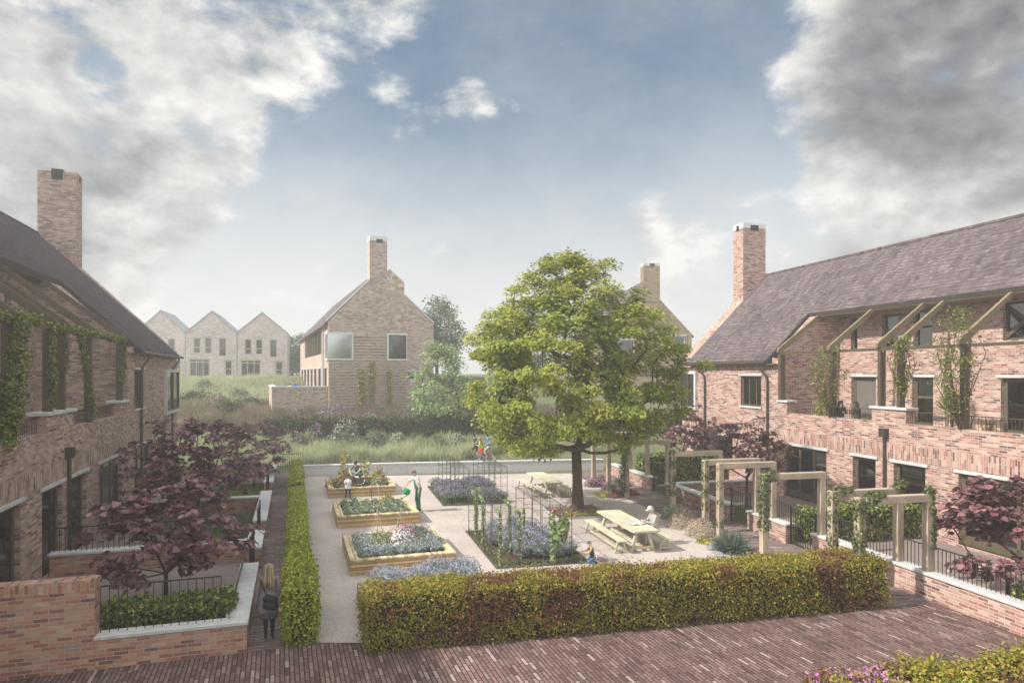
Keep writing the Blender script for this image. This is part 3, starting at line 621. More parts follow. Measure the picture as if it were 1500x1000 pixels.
railing(FL.w(-5.3, 13.5), FL.w(-3.05, 13.5), .66, .95, 'bronze bar railing over the low front wall, in front of the glossy box hedge', 'left garden railings', 'pipe', .16)
railing(FL.w(-5.45, 13.55), FL.w(-5.45, 17.9), .66, .12, 'low rail running along the broad coping beside the blonde woman', 'left garden railings', 'pipe', .5)
gwall(FL, -5.35, -.03, 20.75, 21.05, .66, 'bg', 'brick cross wall behind the nearest copper leaved tree', gL)
railing(FL.w(-5.3, 20.9), FL.w(-.1, 20.9), .66, .72, 'dark bar railing on the cross wall behind the nearest copper tree', 'left garden railings', 'dark', .14)
gwall(FL, -5.35, -.03, 28.75, 29.05, .66, 'bg', 'cross wall with pale coping between the two far lawns on the left', gL)
gwall(FL, -5.35, -.03, 38.7, 39.0, .9, 'bg', 'far end wall of the left gardens behind the shrubby copper tree', gL, cap=False)
railing(FL.w(-5.9, 40.6), FL.w(-7.3, 40.6), 0, 1.1, 'thin dark fence closing the far end of the left brick path', None, 'dark', .12, name='fence', cat='fence')
# concrete wall at the back of the court
cw = [(-12.0, 38.75), (-6, 39.95), (0, 40.8), (3.77, 41.35), (5.6, 41.6)]
root = thing('concrete_wall', 'long low pale concrete wall closing the far side of the gravel court', 'wall', (-3, 40.3, 0))
m = MB()
for (x0, y0), (x1, y1) in zip(cw[:-1], cw[1:]):
    d = Vector((x1 - x0, y1 - y0)).normalized(); nx, ny = -d.y * .4, d.x * .4
    P = [(x0 + 3, y0 - 40.3), (x1 + 3, y1 - 40.3), (x1 + 3 + nx, y1 - 40.3 + ny), (x0 + 3 + nx, y0 - 40.3 + ny)]
    m.prism(P, 'z', 0, .58)
m.build('wall_body', M['concrete'], root)
m = MB()
for (x0, y0), (x1, y1) in zip(cw[:-1], cw[1:]):
    d = Vector((x1 - x0, y1 - y0)).normalized(); nx, ny = -d.y, d.x
    P = [(x0 + 3 - nx * .03, y0 - 40.3 - ny * .03), (x1 + 3 - nx * .03, y1 - 40.3 - ny * .03), (x1 + 3 + nx * .43, y1 - 40.3 + ny * .43), (x0 + 3 + nx * .43, y0 - 40.3 + ny * .43)]
    m.prism(P, 'z', .582, .64)
m.build('coping', M['stone'], root)
# =================== background houses ===================
def oldwin(root, mk, m, axis, w, a0, a1, z0, z1, fm, cols=1, rows=(), frame=.09, lint=True, name='window', pm='glass', door=False):
    """window or door set into a wall slab; axis = thickness axis, w = outer face"""
    def bx(q, p0, p1, a, b, c, d): q.box(p0, p1, a, b, c, d) if axis == 'x' else q.box(a, b, p0, p1, c, d)
    f = mk(); p, q = w + .08, w + .16
    bx(f, p, q, a0, a1, z0, z0 + (frame if not door else .25)); bx(f, p, q, a0, a1, z1 - frame, z1); bx(f, p, q, a0, a0 + frame, z0, z1); bx(f, p, q, a1 - frame, a1, z0, z1)
    for i in range(1, cols): c = a0 + (a1 - a0) * i / cols; bx(f, p, q, c - .05, c + .05, z0, z1)
    for r in rows: z = z0 + (z1 - z0) * r; bx(f, p - .002, q, a0, a1, z - .05, z + .05)
    fo = f.build(name, M[fm], root)
    g = mk(); bx(g, w + .12, w + .13, a0 + .02, a1 - .02, z0, z1); g.build('pane', M[pm], fo)
    if lint: l = mk(); bx(l, w - .05, w + .06, a0 - .15, a1 + .15, z1, z1 + .14); l.build('lintel', M['stone'], fo)
def center_house():
    ang = math.atan2(.359, .933); o = Vector((-15.06, 56.0)); CF = Frame(o.x, o.y, ang, 1)
    z0 = 2.5; root = thing('gabled_house', 'large buff brick house with tall chimney and white framed corner window across the meadow', 'house', (o.x, o.y, 0), ang)
    Wd, L = 8.85, 33.0; ze, zr = 10.15, 14.45; xr = 4.15
    mk = lambda: MB(1)
    def gx(u): return CF.xu(0, u)
    def gz(u, v): x = gx(u); return ZV(v, (o + CF.c * x).y)
    a0, a1, b0, b1 = 0.0, gx(515), gz(500, 525), gz(500, 489)
    c0, c1 = gx(569), gx(595)
    s0, s1 = gz(600, 548), gz(600, 540)
    s0, s1 = 5.3, 6.0; s2, s3 = gx(597), gx(610)
    m = mk(); m.wall('y', 0, .3, 0, Wd, z0 - 2, ze, [(-.1, a1, b0, b1), (c0, c1, b0, b1), (s2, s3, s0, s1)])
    m.prism([(0, ze), (Wd, ze), (xr, zr)], 'y', 0, .3)
    # stepped shoulder to the right of the stack
    m.prism([(xr, zr - .5), (xr + .9, zr + .35 - .1), (xr + 2.15, zr - .85), (xr + 2.15, zr - 2.2), (xr, zr - 2.2)], 'y', .05, .8)
    sidep = []
    tl = lambda u: CF.tu(0, u)
    lows = [(u0, u1) for u0, u1 in ((441.5, 444), (445.5, 448.5), (450, 453), (455, 458), (460, 463.5), (466, 470), (475, 478.5))]
    lo = [(*sp(tl(a), tl(b)), 3.3, 6.3) for a, b in lows]
    hi = [(*sp(tl(446.5), tl(471)), 7.6, 9.75)]
    m.wall('x', 0, .3, .3, L, z0 - 2, ze - .1, lo + hi + [(-1, 1.4, b0, b1)])
    m.wall('x', 2.2, 2.4, tl(471), tl(446.5), 6, 11, [])
    m.wall('x', Wd - .3, Wd, .3, L, z0 - 2, ze - .1); m.wall('y', L - .3, L, .3, Wd - .3, z0 - 2, ze); m.prism([(0, ze), (Wd, ze), (xr, zr)], 'y', L - .3, L)
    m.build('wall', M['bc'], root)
    # ribbed brickwork of the lower gable
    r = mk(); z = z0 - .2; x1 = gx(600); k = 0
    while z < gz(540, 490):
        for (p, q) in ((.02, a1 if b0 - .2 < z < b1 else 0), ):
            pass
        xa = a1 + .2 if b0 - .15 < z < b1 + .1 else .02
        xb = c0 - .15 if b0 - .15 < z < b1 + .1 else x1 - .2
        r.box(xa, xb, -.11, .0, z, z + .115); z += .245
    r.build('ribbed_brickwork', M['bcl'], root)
    r = mk(); r.prism([(xr + .95, ze - .1), (xr + 2.1, ze - .1), (xr + 2.1, zr - .95), (xr + .95, zr + .15)], 'y', -.03, 0.02); r.build('patterned_brickwork', M['bcs'], root)
    # roof
    r = mk(); k1 = (zr - ze) / xr; k2 = (zr - ze) / (Wd - xr)
    r.prism([(-.35, ze - .35 * k1), (xr, zr), (Wd + .3, ze - .3 * k2), (Wd + .3, ze - .3 * k2 + .14), (xr, zr + .16), (-.35, ze - .35 * k1 + .14)], 'y', .32, L + .1)
    r.build('roof', M['roof'], root)
    r = mk(); r.prism([(-.1, ze + .02), (xr, zr + .02), (Wd + .05, ze + .02), (Wd + .05, ze + .16), (xr, zr + .17), (-.1, ze + .16)], 'y', -.02, .32); r.build('verge', M['white'], root)
    cx0, cx1 = gx(541.5), gx(567)
    c = mk(); c.box(cx0, cx1, -.03, 1.2, zr - 1.6, 17.0); co = c.build('chimney', M['bc'], root)
    c = mk(); c.box(cx0 - .02, cx1 + .02, -.05, 1.22, 17.0, 17.4); c.build('cap', M['white'], co)
    c = mk(); c.box(cx0 + .55, cx0 + 1.1, -.065, .2, 16.85, 17.15); c.build('flue_opening', M['black'], co)
    # windows
    f = mk(); t = .14
    f.box(-.12, a1, -.12, .0, b0 - t, b0); f.box(-.12, a1, -.12, 0, b1, b1 + t); f.box(a1, a1 + t, -.12, 0, b0 - t, b1 + t); f.box(-.12, .0, 0, 1.45, b0 - t, b0); f.box(-.12, 0, 0, 1.45, b1, b1 + t); f.box(-.12, 0, 1.4, 1.54, b0 - t, b1 + t)
    fo = f.build('corner_window', M['white'], root)
    g = mk(); g.box(-.06, a1, -.06, -.05, b0, b1); g.box(-.06, -.05, -.05, 1.4, b0, b1); g.build('pane', M['glassb'], fo)
    f = mk(); f.box(c0 - t, c1 + t, -.12, .1, b0 - t, b0); f.box(c0 - t, c1 + t, -.12, .1, b1, b1 + t); f.box(c0 - t, c0, -.12, .1, b0, b1); f.box(c1, c1 + .05, -.1, .1, b0, b1)
    fo = f.build('window', M['white'], root); g = mk(); g.box(c0, c1, .05, .06, b0, b1); g.build('pane', M['glass'], fo)
    oldwin(root, mk, m, 'y', 0, s2, s3, s0, s1, 'lead')
    for a, b, c, d_ in lo: oldwin(root, mk, m, 'x', 0, a, b, c, d_, 'olive', lint=True, name='window', frame=.12)
    f = mk()
    for i in range(7): tt = hi[0][0] + (hi[0][1] - hi[0][0]) * (i + .5) / 7; f.box(.02, .25, tt - .12, tt + .12, 7.6, 9.75); 
    f.box(.02, .2, hi[0][0], hi[0][1], 9.75, 9.88); f.build('terrace_frame', M['raft'], root)
    p = mk(); p.tube([(-.12, 3.2, ze - .5), (-.12, 3.2, z0)], .07, 6); p.build('downpipe', M['lead'], root)
    # garden terrace wall
    r2 = thing('garden_wall', 'pale buff brick terrace wall standing left of the large gabled house', 'wall', (o.x, o.y, 0), ang)
    x0 = gx(398.5); zt = gz(440, 565.5)
    q = mk(); q.box(x0, -.03, .35, .65, z0 - 2, zt - .1); q.box(x0, x0 + .3, .65, 9, z0 - 2, zt - .1); q.build('brickwork', M['bc'], r2)
    q = mk(); q.box(x0 - .05, -.03, .3, .7, zt - .1, zt); q.box(x0 - .05, x0 + .35, .7, 9, zt - .1, zt); q.build('coping', M['white'], r2)
    q = mk(); q.box(x0 + .4, -.1, .7, 9, z0 - 1.2, zt - 1.15); q.build('paving', M['concrete'], r2)
    railing(CF.w(x0 + .2, 9.2), CF.w(-.1, 9.2), zt - .3, .9, 'thin fence at the back of the buff terrace wall', None, 'lead', .2, name='fence', cat='fence')
    # trellis climbers
    for u0, u1, l in ((524, 535, 'broad thin climber trained up wires on the ribbed brick gable'), (540, 549, 'middle thin climber on the ribbed brick gable'), (566, 573, 'narrow climber nearest the small tree on the ribbed brick gable')):
        xa, xb = gx(u0), gx(u1); rt = thing('wall_climber', l, 'climber', CF.w((xa + xb) / 2, -.2, z0), ang, 'climbers on the ribbed gable')
        h = rng.uniform(3.6, 4.6); n = int(700 * (xb - xa)); C = np.c_[rng.uniform(-.5, .5, n) * (xb - xa), rng.uniform(-.2, .05, n), h * rng.random(n) ** 1.1]
        scatter('leaves', C, rdir(n) + np.array([0, -.8, .3]), rng.uniform(.12, .24, n), 'quad', M['yleaf'], rt)
        q = mk()
        for j in range(2): q.tube([((j - .5) * (xb - xa) * .6, .0, 0), ((j - .5) * (xb - xa) * .5, .0, h)], .025, 5)
        q.build('stem', M['twig'], rt)
    return CF
CF = center_house()
def yellow_house():
    o = Vector((9.0, 70.0)); ang = .06; root = thing('gabled_house', 'yellow brick gabled house with tall chimney half hidden behind the big tree', 'house', (o.x, o.y, 0), ang)
    mk = lambda: MB(1); Wd, L, ze, zr, xr = 9.6, 20, 9.9, 15.2, 4.6
    m = mk(); m.wall('y', 0, .3, 0, Wd, .5, ze, [(7.6, 8.9, 8.0, 9.7), (2, 3.6, 7.4, 9.3)]); m.prism([(0, ze), (Wd, ze), (xr, zr)], 'y', 0, .3)
    m.wall('x', 0, .3, .3, L, .5, ze); m.wall('x', Wd - .3, Wd, .3, L, .5, ze); m.build('wall', M['by'], root)
    r = mk(); k = (zr - ze) / xr; k2 = (zr - ze) / (Wd - xr)
    r.prism([(-.3, ze - .3 * k), (xr, zr), (Wd + .3, ze - .3 * k2), (Wd + .3, ze - .3 * k2 + .15), (xr, zr + .17), (-.3, ze - .3 * k + .15)], 'y', .31, L); r.build('roof', M['roof'], root)
    c = mk(); c.box(4.55, 6.25, -.04, 1.3, zr - 2, 16.9); co = c.build('chimney', M['by'], root)
    c = mk(); c.box(4.53, 6.27, -.06, 1.32, 16.9, 17.2); c.build('cap', M['stone'], co)
    c = mk(); c.box(5.2, 5.7, -.075, .3, 16.9, 17.15); c.build('flue_opening', M['black'], co)
    oldwin(root, mk, m, 'y', 0, 7.6, 8.9, 8.0, 9.7, 'white'); oldwin(root, mk, m, 'y', 0, 2, 3.6, 7.4, 9.3, 'white')
yellow_house()
TF = Frame(-42.0, 87.5, .27, 1)
def terrace_house(u0, u1, ua, back, vtop, vbase, vl, label):
    """one narrow gabled house of the far row"""
    X0, X1, Xa = TF.xu(back, u0), TF.xu(back, u1), TF.xu(back, ua); Y = TF.w(Xa, back).y; zr, zb, ze = ZV(vtop, Y), ZV(vbase, Y) - .3, ZV(vl, Y)
    root = thing('terraced_house', label, 'house', TF.w(X0, back), TF.a, 'row of pale gabled houses beyond the field'); mk = lambda: MB(1); Wd = X1 - X0; xa = Xa - X0
    k = Wd / 6.7
    ups = [(1.0 * k, 1.9 * k), (2.45 * k, 3.35 * k), (4.3 * k, 5.3 * k)]
    zu0, zu1 = zb + 3.35, zb + 5.35
    ops = [(a, b, zu0 if i < 2 else zu0 - .35, zu1) for i, (a, b) in enumerate(ups)] + [(.5 * k, 3.1 * k, zb + .25, zb + 2.6), (5.05 * k, 6.1 * k, zb + .25, zb + 2.45)]
    m = mk(); m.wall('y', 0, .3, .02, Wd - .02, zb - .5, ze, ops); m.prism([(.02, ze), (Wd - .02, ze), (xa, zr)], 'y', 0, .3)
    m.wall('x', .02, .3, .3, 9, zb - .5, ze); m.wall('x', Wd - .3, Wd - .02, .3, 9, zb - .5, ze); m.build('wall', M['bt'], root)
    r = mk(); r.prism([(0.02, ze), (xa, zr), (Wd - .02, ze), (Wd - .02, ze + .2), (xa, zr + .22), (.02, ze + .2)], 'y', -.1, 9); r.build('roof', M['lead'], root)
    for i, (a, b, c, d) in enumerate(ops):
        if i < 3: oldwin(root, mk, m, 'y', 0, a, b, c, d, 'yframe', 1, (.38,) if i < 2 else (), .1, lint=False)
        elif i == 3: oldwin(root, mk, m, 'y', 0, a, b, c, d, 'yframe', 3, (.84,), .12, name='glazed_door', door=True)
        else: oldwin(root, mk, m, 'y', 0, a, b, c, d, 'yframe', 1, (.5,), .16, name='back_door', door=True)
    p = mk(); p.tube([(Wd - .04, -.08, ze), (Wd - .04, -.08, zb)], .06, 6); p.build('downpipe', M['lead'], root)
terrace_house(199, 271.5, 235.5, 3.0, 456, 552, 488, 'leftmost pale gabled house of the row, half hidden behind the brown house')
terrace_house(272, 347, 310.5, 0, 457, 552, 488, 'middle pale gabled house of the row beyond the field')
terrace_house(347.3, 421, 384, 0, 459, 553, 488, 'pale gabled house at the right end of the far row')
# =================== plants ===================
def tube_np(pts_r, n=6):
    m = MB()
    for pts, rs in pts_r: m.tube(pts, rs, n, cap=False)
    return m
def grow(centers, base, trunk_top, r_trunk, tip=.012, zbias=.0, power=2.3):
    """branch skeleton: every leaf cluster joins the nearest limb already grown; radii by the pipe rule"""
    nodes = [Vector(base), Vector(base).lerp(Vector(trunk_top), .5), Vector(trunk_top)]; par = [-1, 0, 1]
    tt = Vector(trunk_top); order = sorted(range(len(centers)), key=lambda i: (Vector(centers[i]) - tt).length)
    tips = []
    for i in order:
        c = Vector(centers[i]); best = None; bd = 1e9
        for j in range(2 if len(nodes) > 3 else 2, len(nodes)):
            q = nodes[j]; dd = (q - c).length + .25 * (q - tt).length + max(0, q.z - c.z) * .8
            if dd < bd: bd = dd; best = j
        a = nodes[best]; Lg = (c - a).length; cur = best; k = max(1, int(Lg / .55))
        for s in range(1, k + 1):
            f = s / k; p = a.lerp(c, f); p.z -= math.sin(f * math.pi) * Lg * .07; p += Vector(rng.normal(size=3)) * .04 * Lg * (1 - f) * f * 3
            nodes.append(p); par.append(cur); cur = len(nodes) - 1
        tips.append(cur)
    w = [0.0] * len(nodes)
    for t in tips: w[t] += tip ** power
    for i in range(len(nodes) - 1, 0, -1): w[par[i]] += w[i]
    rr = [x ** (1 / power) for x in w]; sc_ = r_trunk / rr[1]
    return nodes, par, [max(.006, r * sc_ if i < 3 else r * (sc_ if sc_ < 1.6 else 1.6)) for i, r in enumerate(rr)]
def branch_mesh(nodes, par, rad, n=6):
    kids = {}
    for i, p in enumerate(par):
        if p >= 0: kids.setdefault(p, []).append(i)
    m = MB(); done = set()
    def chain(i):
        pts = [nodes[i]]; rs = [rad[i]]; cur = i
        while cur in kids:
            nx = max(kids[cur], key=lambda j: rad[j]); pts.append(nodes[nx]); rs.append(rad[nx]); done.add(nx); cur = nx
        return pts, rs
    stack = [0]; done.add(0)
    pts, rs = chain(0); rs[0] *= 1.35; m.tube(pts, rs, 10, cap=False)
    for i in range(len(nodes)):
        for j in kids.get(i, []):
            if j not in done:
                done.add(j); pts, rs = chain(j); m.tube([nodes[i]] + pts, [min(rad[i], rs[0] * 1.15)] + rs, 5 if rs[0] < .05 else 7, cap=False)
    return m
def crown_points(n, shape, rmin=.35):
    """points in a unit-ish crown given by shape(z)->radius, z 0..1, biased outward"""
    P = []
    while len(P) < n:
        z = rng.random(); a = rng.random() * 6.2832; R = shape(z); 
        if rng.random() > (R + .15): continue
        f = rmin + (1 - rmin) * rng.random() ** .55
        wob = 1 + .13 * math.sin(3 * a + 5 * z) + .08 * math.sin(7 * a - 9 * z)
        P.append((R * f * wob * math.cos(a), R * f * wob * math.sin(a), z))
    return np.array(P)
def tree(name, label, pos, rx, ry, z0, z1, shape, ncl, nlf, lsize, lshape, mat, r_trunk, trunk_z, clr=(.6, .4), group=None, bark='bark', lean=(0, 0), droop=.0, rmin=.35, branches=True, up=.6, seedc=None):
    root = thing(name, label, 'tree', pos, 0, group)
    P = crown_points(ncl, shape, rmin); C = np.c_[P[:, 0] * rx + lean[0], P[:, 1] * ry + lean[1], z0 + P[:, 2] * (z1 - z0)]
    C += rng.normal(size=C.shape) * .12
    if branches:
        nodes, par, rad = grow([tuple(c) for c in C], (0, 0, -.05), (lean[0] * .2, lean[1] * .2, trunk_z), r_trunk)
        branch_mesh(nodes, par, rad).build('trunk', M[bark], root, smooth=True)
    n = ncl * nlf; ci = np.repeat(np.arange(ncl), nlf)
    # each cluster: a flattened spray of leaves, denser at its top
    rad_c = rng.uniform(.75, 1.25, ncl)[ci]; d = rdir(n); rr = rng.random(n) ** .45
    off = d * rr[:, None] * np.array([clr[0], clr[0], clr[1]]) * rad_c[:, None]
    out = C[ci] - np.array([lean[0], lean[1], z0 + .3 * (z1 - z0)]); out /= (np.linalg.norm(out, axis=1, keepdims=True) + 1e-6)
    off[:, 2] -= droop * rr ** 2 * np.hypot(off[:, 0], off[:, 1])
    N_ = out * .55 + rdir(n) * .75 + np.array([0, 0, up])
    scatter('crown', C[ci] + off, N_, lsize * rng.uniform(.7, 1.3, n), lshape, M[mat], root)
    return root
dome = lambda z: (1 - abs(2 * z - .78) ** 2.3 / 1.9) if z < .39 else max(.05, (1 - ((z - .39) / .63) ** 2.0)) ** .62
def mapleshape(z):
    k = [(0, .56), (.10, .80), (.25, .98), (.38, 1.0), (.52, .93), (.66, .76), (.80, .58), (.92, .36), (1, .12)]
    for (a, x), (b, y) in zip(k[:-1], k[1:]):
        if a <= z <= b: return x + (y - x) * (z - a) / (b - a)
    return .1
tp_ = G(847, 751)
tree('maple_tree', 'big round yellow green tree standing in the gravel court', (tp_.x, tp_.y, 0), 4.75, 4.5, 2.75, 10.75, mapleshape, 460, 150, .135, 'star', 'maple', .21, 2.7, (.58, .30), lean=(-.4, .1), droop=.25, rmin=.42, up=.7)
def purple(label, pos, rx, z0, z1, n, leaf, sh, tr=.05, tz=.8, nl=26, ry=None):
    n = int(n * 1.2); nl = int(nl * 1.1)
    flat = lambda z: .62 + .38 * math.sin(min(1, z * 1.25) * math.pi) if z < .8 else max(.25, 1 - (z - .8) * 3.2) * .85
    return tree('copper_tree', label, pos, rx, ry or rx * .85, z0, z1, flat, n, nl, leaf, sh, 'purple', tr, tz, (.36, .13), 'small copper leaved trees in the gardens', 'barkd', droop=.5, rmin=.2, up=1.1)
p = AY(243, 16.9); purple('nearest copper leaved tree behind the glossy box hedge on the left', (p.x, p.y, 0), 2.15, 1.15, 3.35, 62, .165, 'heart', .055, .95, 26)
p = AY(290, 26.5); purple('wide dark copper tree against the brown house wall', (p.x, p.y, 0), 2.75, 1.3, 4.15, 120, .145, 'heart', .08, 1.0, 34)
p = AY(372, 35.5); purple('pinkish shrubby copper tree at the far end of the left gardens', (p.x, p.y, 0), 1.9, .9, 3.3, 70, .13, 'heart', .05, .5, 28)
p = AY(1476, 17.3); purple('copper leaved tree cut by the right edge above the bar railing', (p.x, p.y, 0), 1.75, .85, 3.35, 52, .165, 'heart', .05, .9, 28)
p = AY(1094, 29.8); purple('copper tree in the middle garden between two downpipes', (p.x, p.y, 0), 1.95, 1.8, 3.75, 70, .135, 'heart', .055, 1.3, 30)
p = AY(1000, 38.5); purple('copper tree peeping out behind the big green tree', (p.x, p.y, 0), 1.9, 2.0, 4.1, 60, .14, 'heart', .055, 1.4, 26)
rnd = lambda z: max(.1, math.sin((z * .86 + .12) * math.pi)) ** .6
def bg(label, u, Y, rx, h, mat='bgtree', n=60, nl=80, ls=.3, name='tree', tr=.2, z0f=.18):
    p = AY(u, Y); b = TZ(p.x, Y); return tree(name, label, (p.x, Y, b), rx, rx, h * z0f, h, rnd, n, nl, ls, 'quad', mat, tr, h * z0f, (rx * .32, rx * .26), 'trees beyond the meadow', rmin=.35)
bg('tall hazy tree between the large gabled house and the big green tree', 640, 82, 3.3, 9.6, n=90, nl=90, ls=.32)
bg('hazy tree behind the left end of the large gabled house', 447, 100, 3.0, 6.2, ls=.34)
bg('small hazy tree at the right end of the far row of houses', 428, 104, 2.2, 5.2, ls=.34)
bg('hazy treetop rising between two far gables', 349, 106, 2.2, 7.2, n=30, ls=.34)
bg('broad hazy tree hidden behind the big green tree', 760, 78, 4.5, 8.5, ls=.34)
p = AY(648, 53); 
tree('small_tree', 'pale green low branching tree on the bank in front of the gabled house', (p.x, 53, TZ(p.x, 53) - .1), 2.75, 2.5, .7, 6.5, lambda z: .35 + .65 * math.sin(min(1, .15 + z * .95) * math.pi) ** .7 if z < .95 else .3, 110, 90, .2, 'leaf', 'pale', .13, .35, (.62, .42), droop=.35, rmin=.3)
def hedge(name, label, pos, rot, L, Dp, h, n_per, ls, mat, core='core', shape='quad', group=None, amp=.05, cat='hedge', leaf_out=.05, z0=0.0):
    root = thing(name, label, cat, pos, rot, group)
    m = MB(); e = .07; m.box(e, L - e, e, Dp - e, z0 + (.16 if n_per > 300 else 0), h - e); m.build('twigs', M[core], root)
    if n_per > 300:
        m = MB()
        for i in range(int(L / .22)):
            xx = (i + rng.random()) * .22; yy = rng.choice([.16, Dp - .16]); m.tube([(xx, yy, -.02), (xx + rng.normal() * .04, yy, .16), (xx + rng.normal() * .08, yy, .32)], [.018, .013, .009], 5, cap=False)
        m.build('twiggy_base', M['twig'], root)  # bare twiggy stems at the foot of the hedge itself
    ar = [L * h, L * h, Dp * h, Dp * h, L * Dp]; P = []; N_ = []
    for k, a in enumerate(ar):
        n = int(a * n_per * (1.25 if k == 4 else 1)); u = rng.random(n); v = rng.random(n)
        if k == 0: p = np.c_[u * L, np.zeros(n), v * h]; nn = (0, -1, .25)
        elif k == 1: p = np.c_[u * L, np.full(n, Dp), v * h]; nn = (0, 1, .25)
        elif k == 2: p = np.c_[np.zeros(n), u * Dp, v * h]; nn = (-1, 0, .25)
        elif k == 3: p = np.c_[np.full(n, L), u * Dp, v * h]; nn = (1, 0, .25)
        else: p = np.c_[u * L, v * Dp, np.full(n, h)]; nn = (0, 0, 1)
        nn = np.array(nn); dep = rng.normal(size=n) * leaf_out - .02 + amp * (np.sin(p[:, 0] * 3.1 + p[:, 2] * 2) + np.sin(p[:, 0] * 7.3 + p[:, 1] * 5 + 1 + p[:, 2] * 6) * .6)
        p = p + nn * dep[:, None]; P.append(p); N_.append(np.tile(nn, (n, 1)) * .9 + rdir(n))
    ns = int(L * 9 * (1 if n_per > 300 else .4))                 # stray shoots standing out of the clipped top and face
    for i in range(ns):
        x_ = rng.random() * L; y_ = rng.random() * Dp; hh = rng.uniform(.04, .15); k_ = 7
        if rng.random() < .75: P.append(np.c_[x_ + rng.normal(size=k_) * .02, y_ + rng.normal(size=k_) * .02, h + hh * rng.random(k_)])
        else: P.append(np.c_[x_ + rng.normal(size=k_) * .03, -hh * .8 * rng.random(k_), np.full(k_, rng.uniform(.2, h)) + rng.normal(size=k_) * .03])
        N_.append(rdir(k_))
    P = np.concatenate(P); N_ = np.concatenate(N_); P[:, 2] = np.maximum(P[:, 2], z0 + .02); kp = (P[:, 2] > .15) | (rng.random(len(P)) < .45) | (n_per < 300); P = P[kp]; N_ = N_[kp]
    scatter('foliage', P, N_, ls * rng.uniform(.6, 1.35, len(P)), shape, M[mat], root)
    return root
hp = G(528, 958); hq = G(1300, 890); ha = math.atan2(hq.y - hp.y, hq.x - hp.x)
hedge('beech_hedge', 'long clipped hedge turning red and yellow across the front of the court', (hp.x + .1, hp.y + .02, 0), ha, (hq - hp).length - .1, 1.05, 1.2, 1900, .062, 'hfront', 'corer', 'leaf', amp=.03, leaf_out=.065)
for (a, b, h), l in zip([(13.3, 16.4, 1.24), (17.0, 28.2, 1.08), (28.9, 33.8, 1.16), (34.2, 38.3, .95)], ['nearest block of the bright green hedge, beside the blonde woman', 'longest middle block of the bright green hedge along the gravel', 'third block of the bright green hedge from the front', 'farthest block of the bright green hedge by the concrete wall']):
    hedge('privet_hedge', l, FL.w(-HL1 + (.0 if a < 14 else .09), a), FL.a + math.pi / 2, b - a, HL1 - HL0 - (.06 if a < 14 else .2), h, 1250 if a < 20 else 700, .075 if a < 20 else .1, 'hyel', 'core', 'leaf', 'clipped hedge blocks by the left path', amp=.03)
lp = FL.w(-3.0, 14.0); hedge('box_hedge', 'glossy green box hedge behind the bar railing at lower left', lp, FL.a, 2.45, .8, .92, 900, .10, 'hbox', 'core', 'leaf', 'box hedges in the gardens', amp=.05)
for (s, t, L, dp, h, l) in ((-4.75, 25.1, 4.6, .9, 1.15, 'clipped dark hedge behind the nearest black gate on the right'), (-4.95, 38.2, 4.2, 1.0, 1.5, 'dark clipped hedge of the far right garden beyond the timber posts')):
    hedge('box_hedge', l, FR.w(s, t), FR.a, L, dp, h, 420, .11, 'hbox', 'core', 'leaf', 'box hedges in the gardens', amp=.05)
hedge('box_hedge', 'low green hedge behind the railing under the right hand copper tree', FR.w(-4.1, 12.5), FR.a + math.pi / 2, 5.2, -.0 + .9, 1.0, 600, .10, 'hbox', 'core', 'leaf', 'box hedges in the gardens', amp=.06)
p = G(1150, 1004, 1.12)
hedge('flowering_hedge', 'hedge with yellowing leaves and pink flowers in the bottom right corner', (p.x + .9, p.y - 1.35, 0), ha, 6.0, 1.7, 1.12, 1100, .075, 'hfront', 'corer', 'leaf', amp=.09, leaf_out=.09)
n = 1500; C = np.c_[rng.uniform(-.1, 1.3, n), rng.uniform(.9, 1.75, n), rng.uniform(.85, 1.22, n)]; fo = bpy.data.objects['flowering_hedge']
scatter('blossoms', C, rdir(n, .5), rng.uniform(.03, .065, n), 'quad', M['pink'], fo)
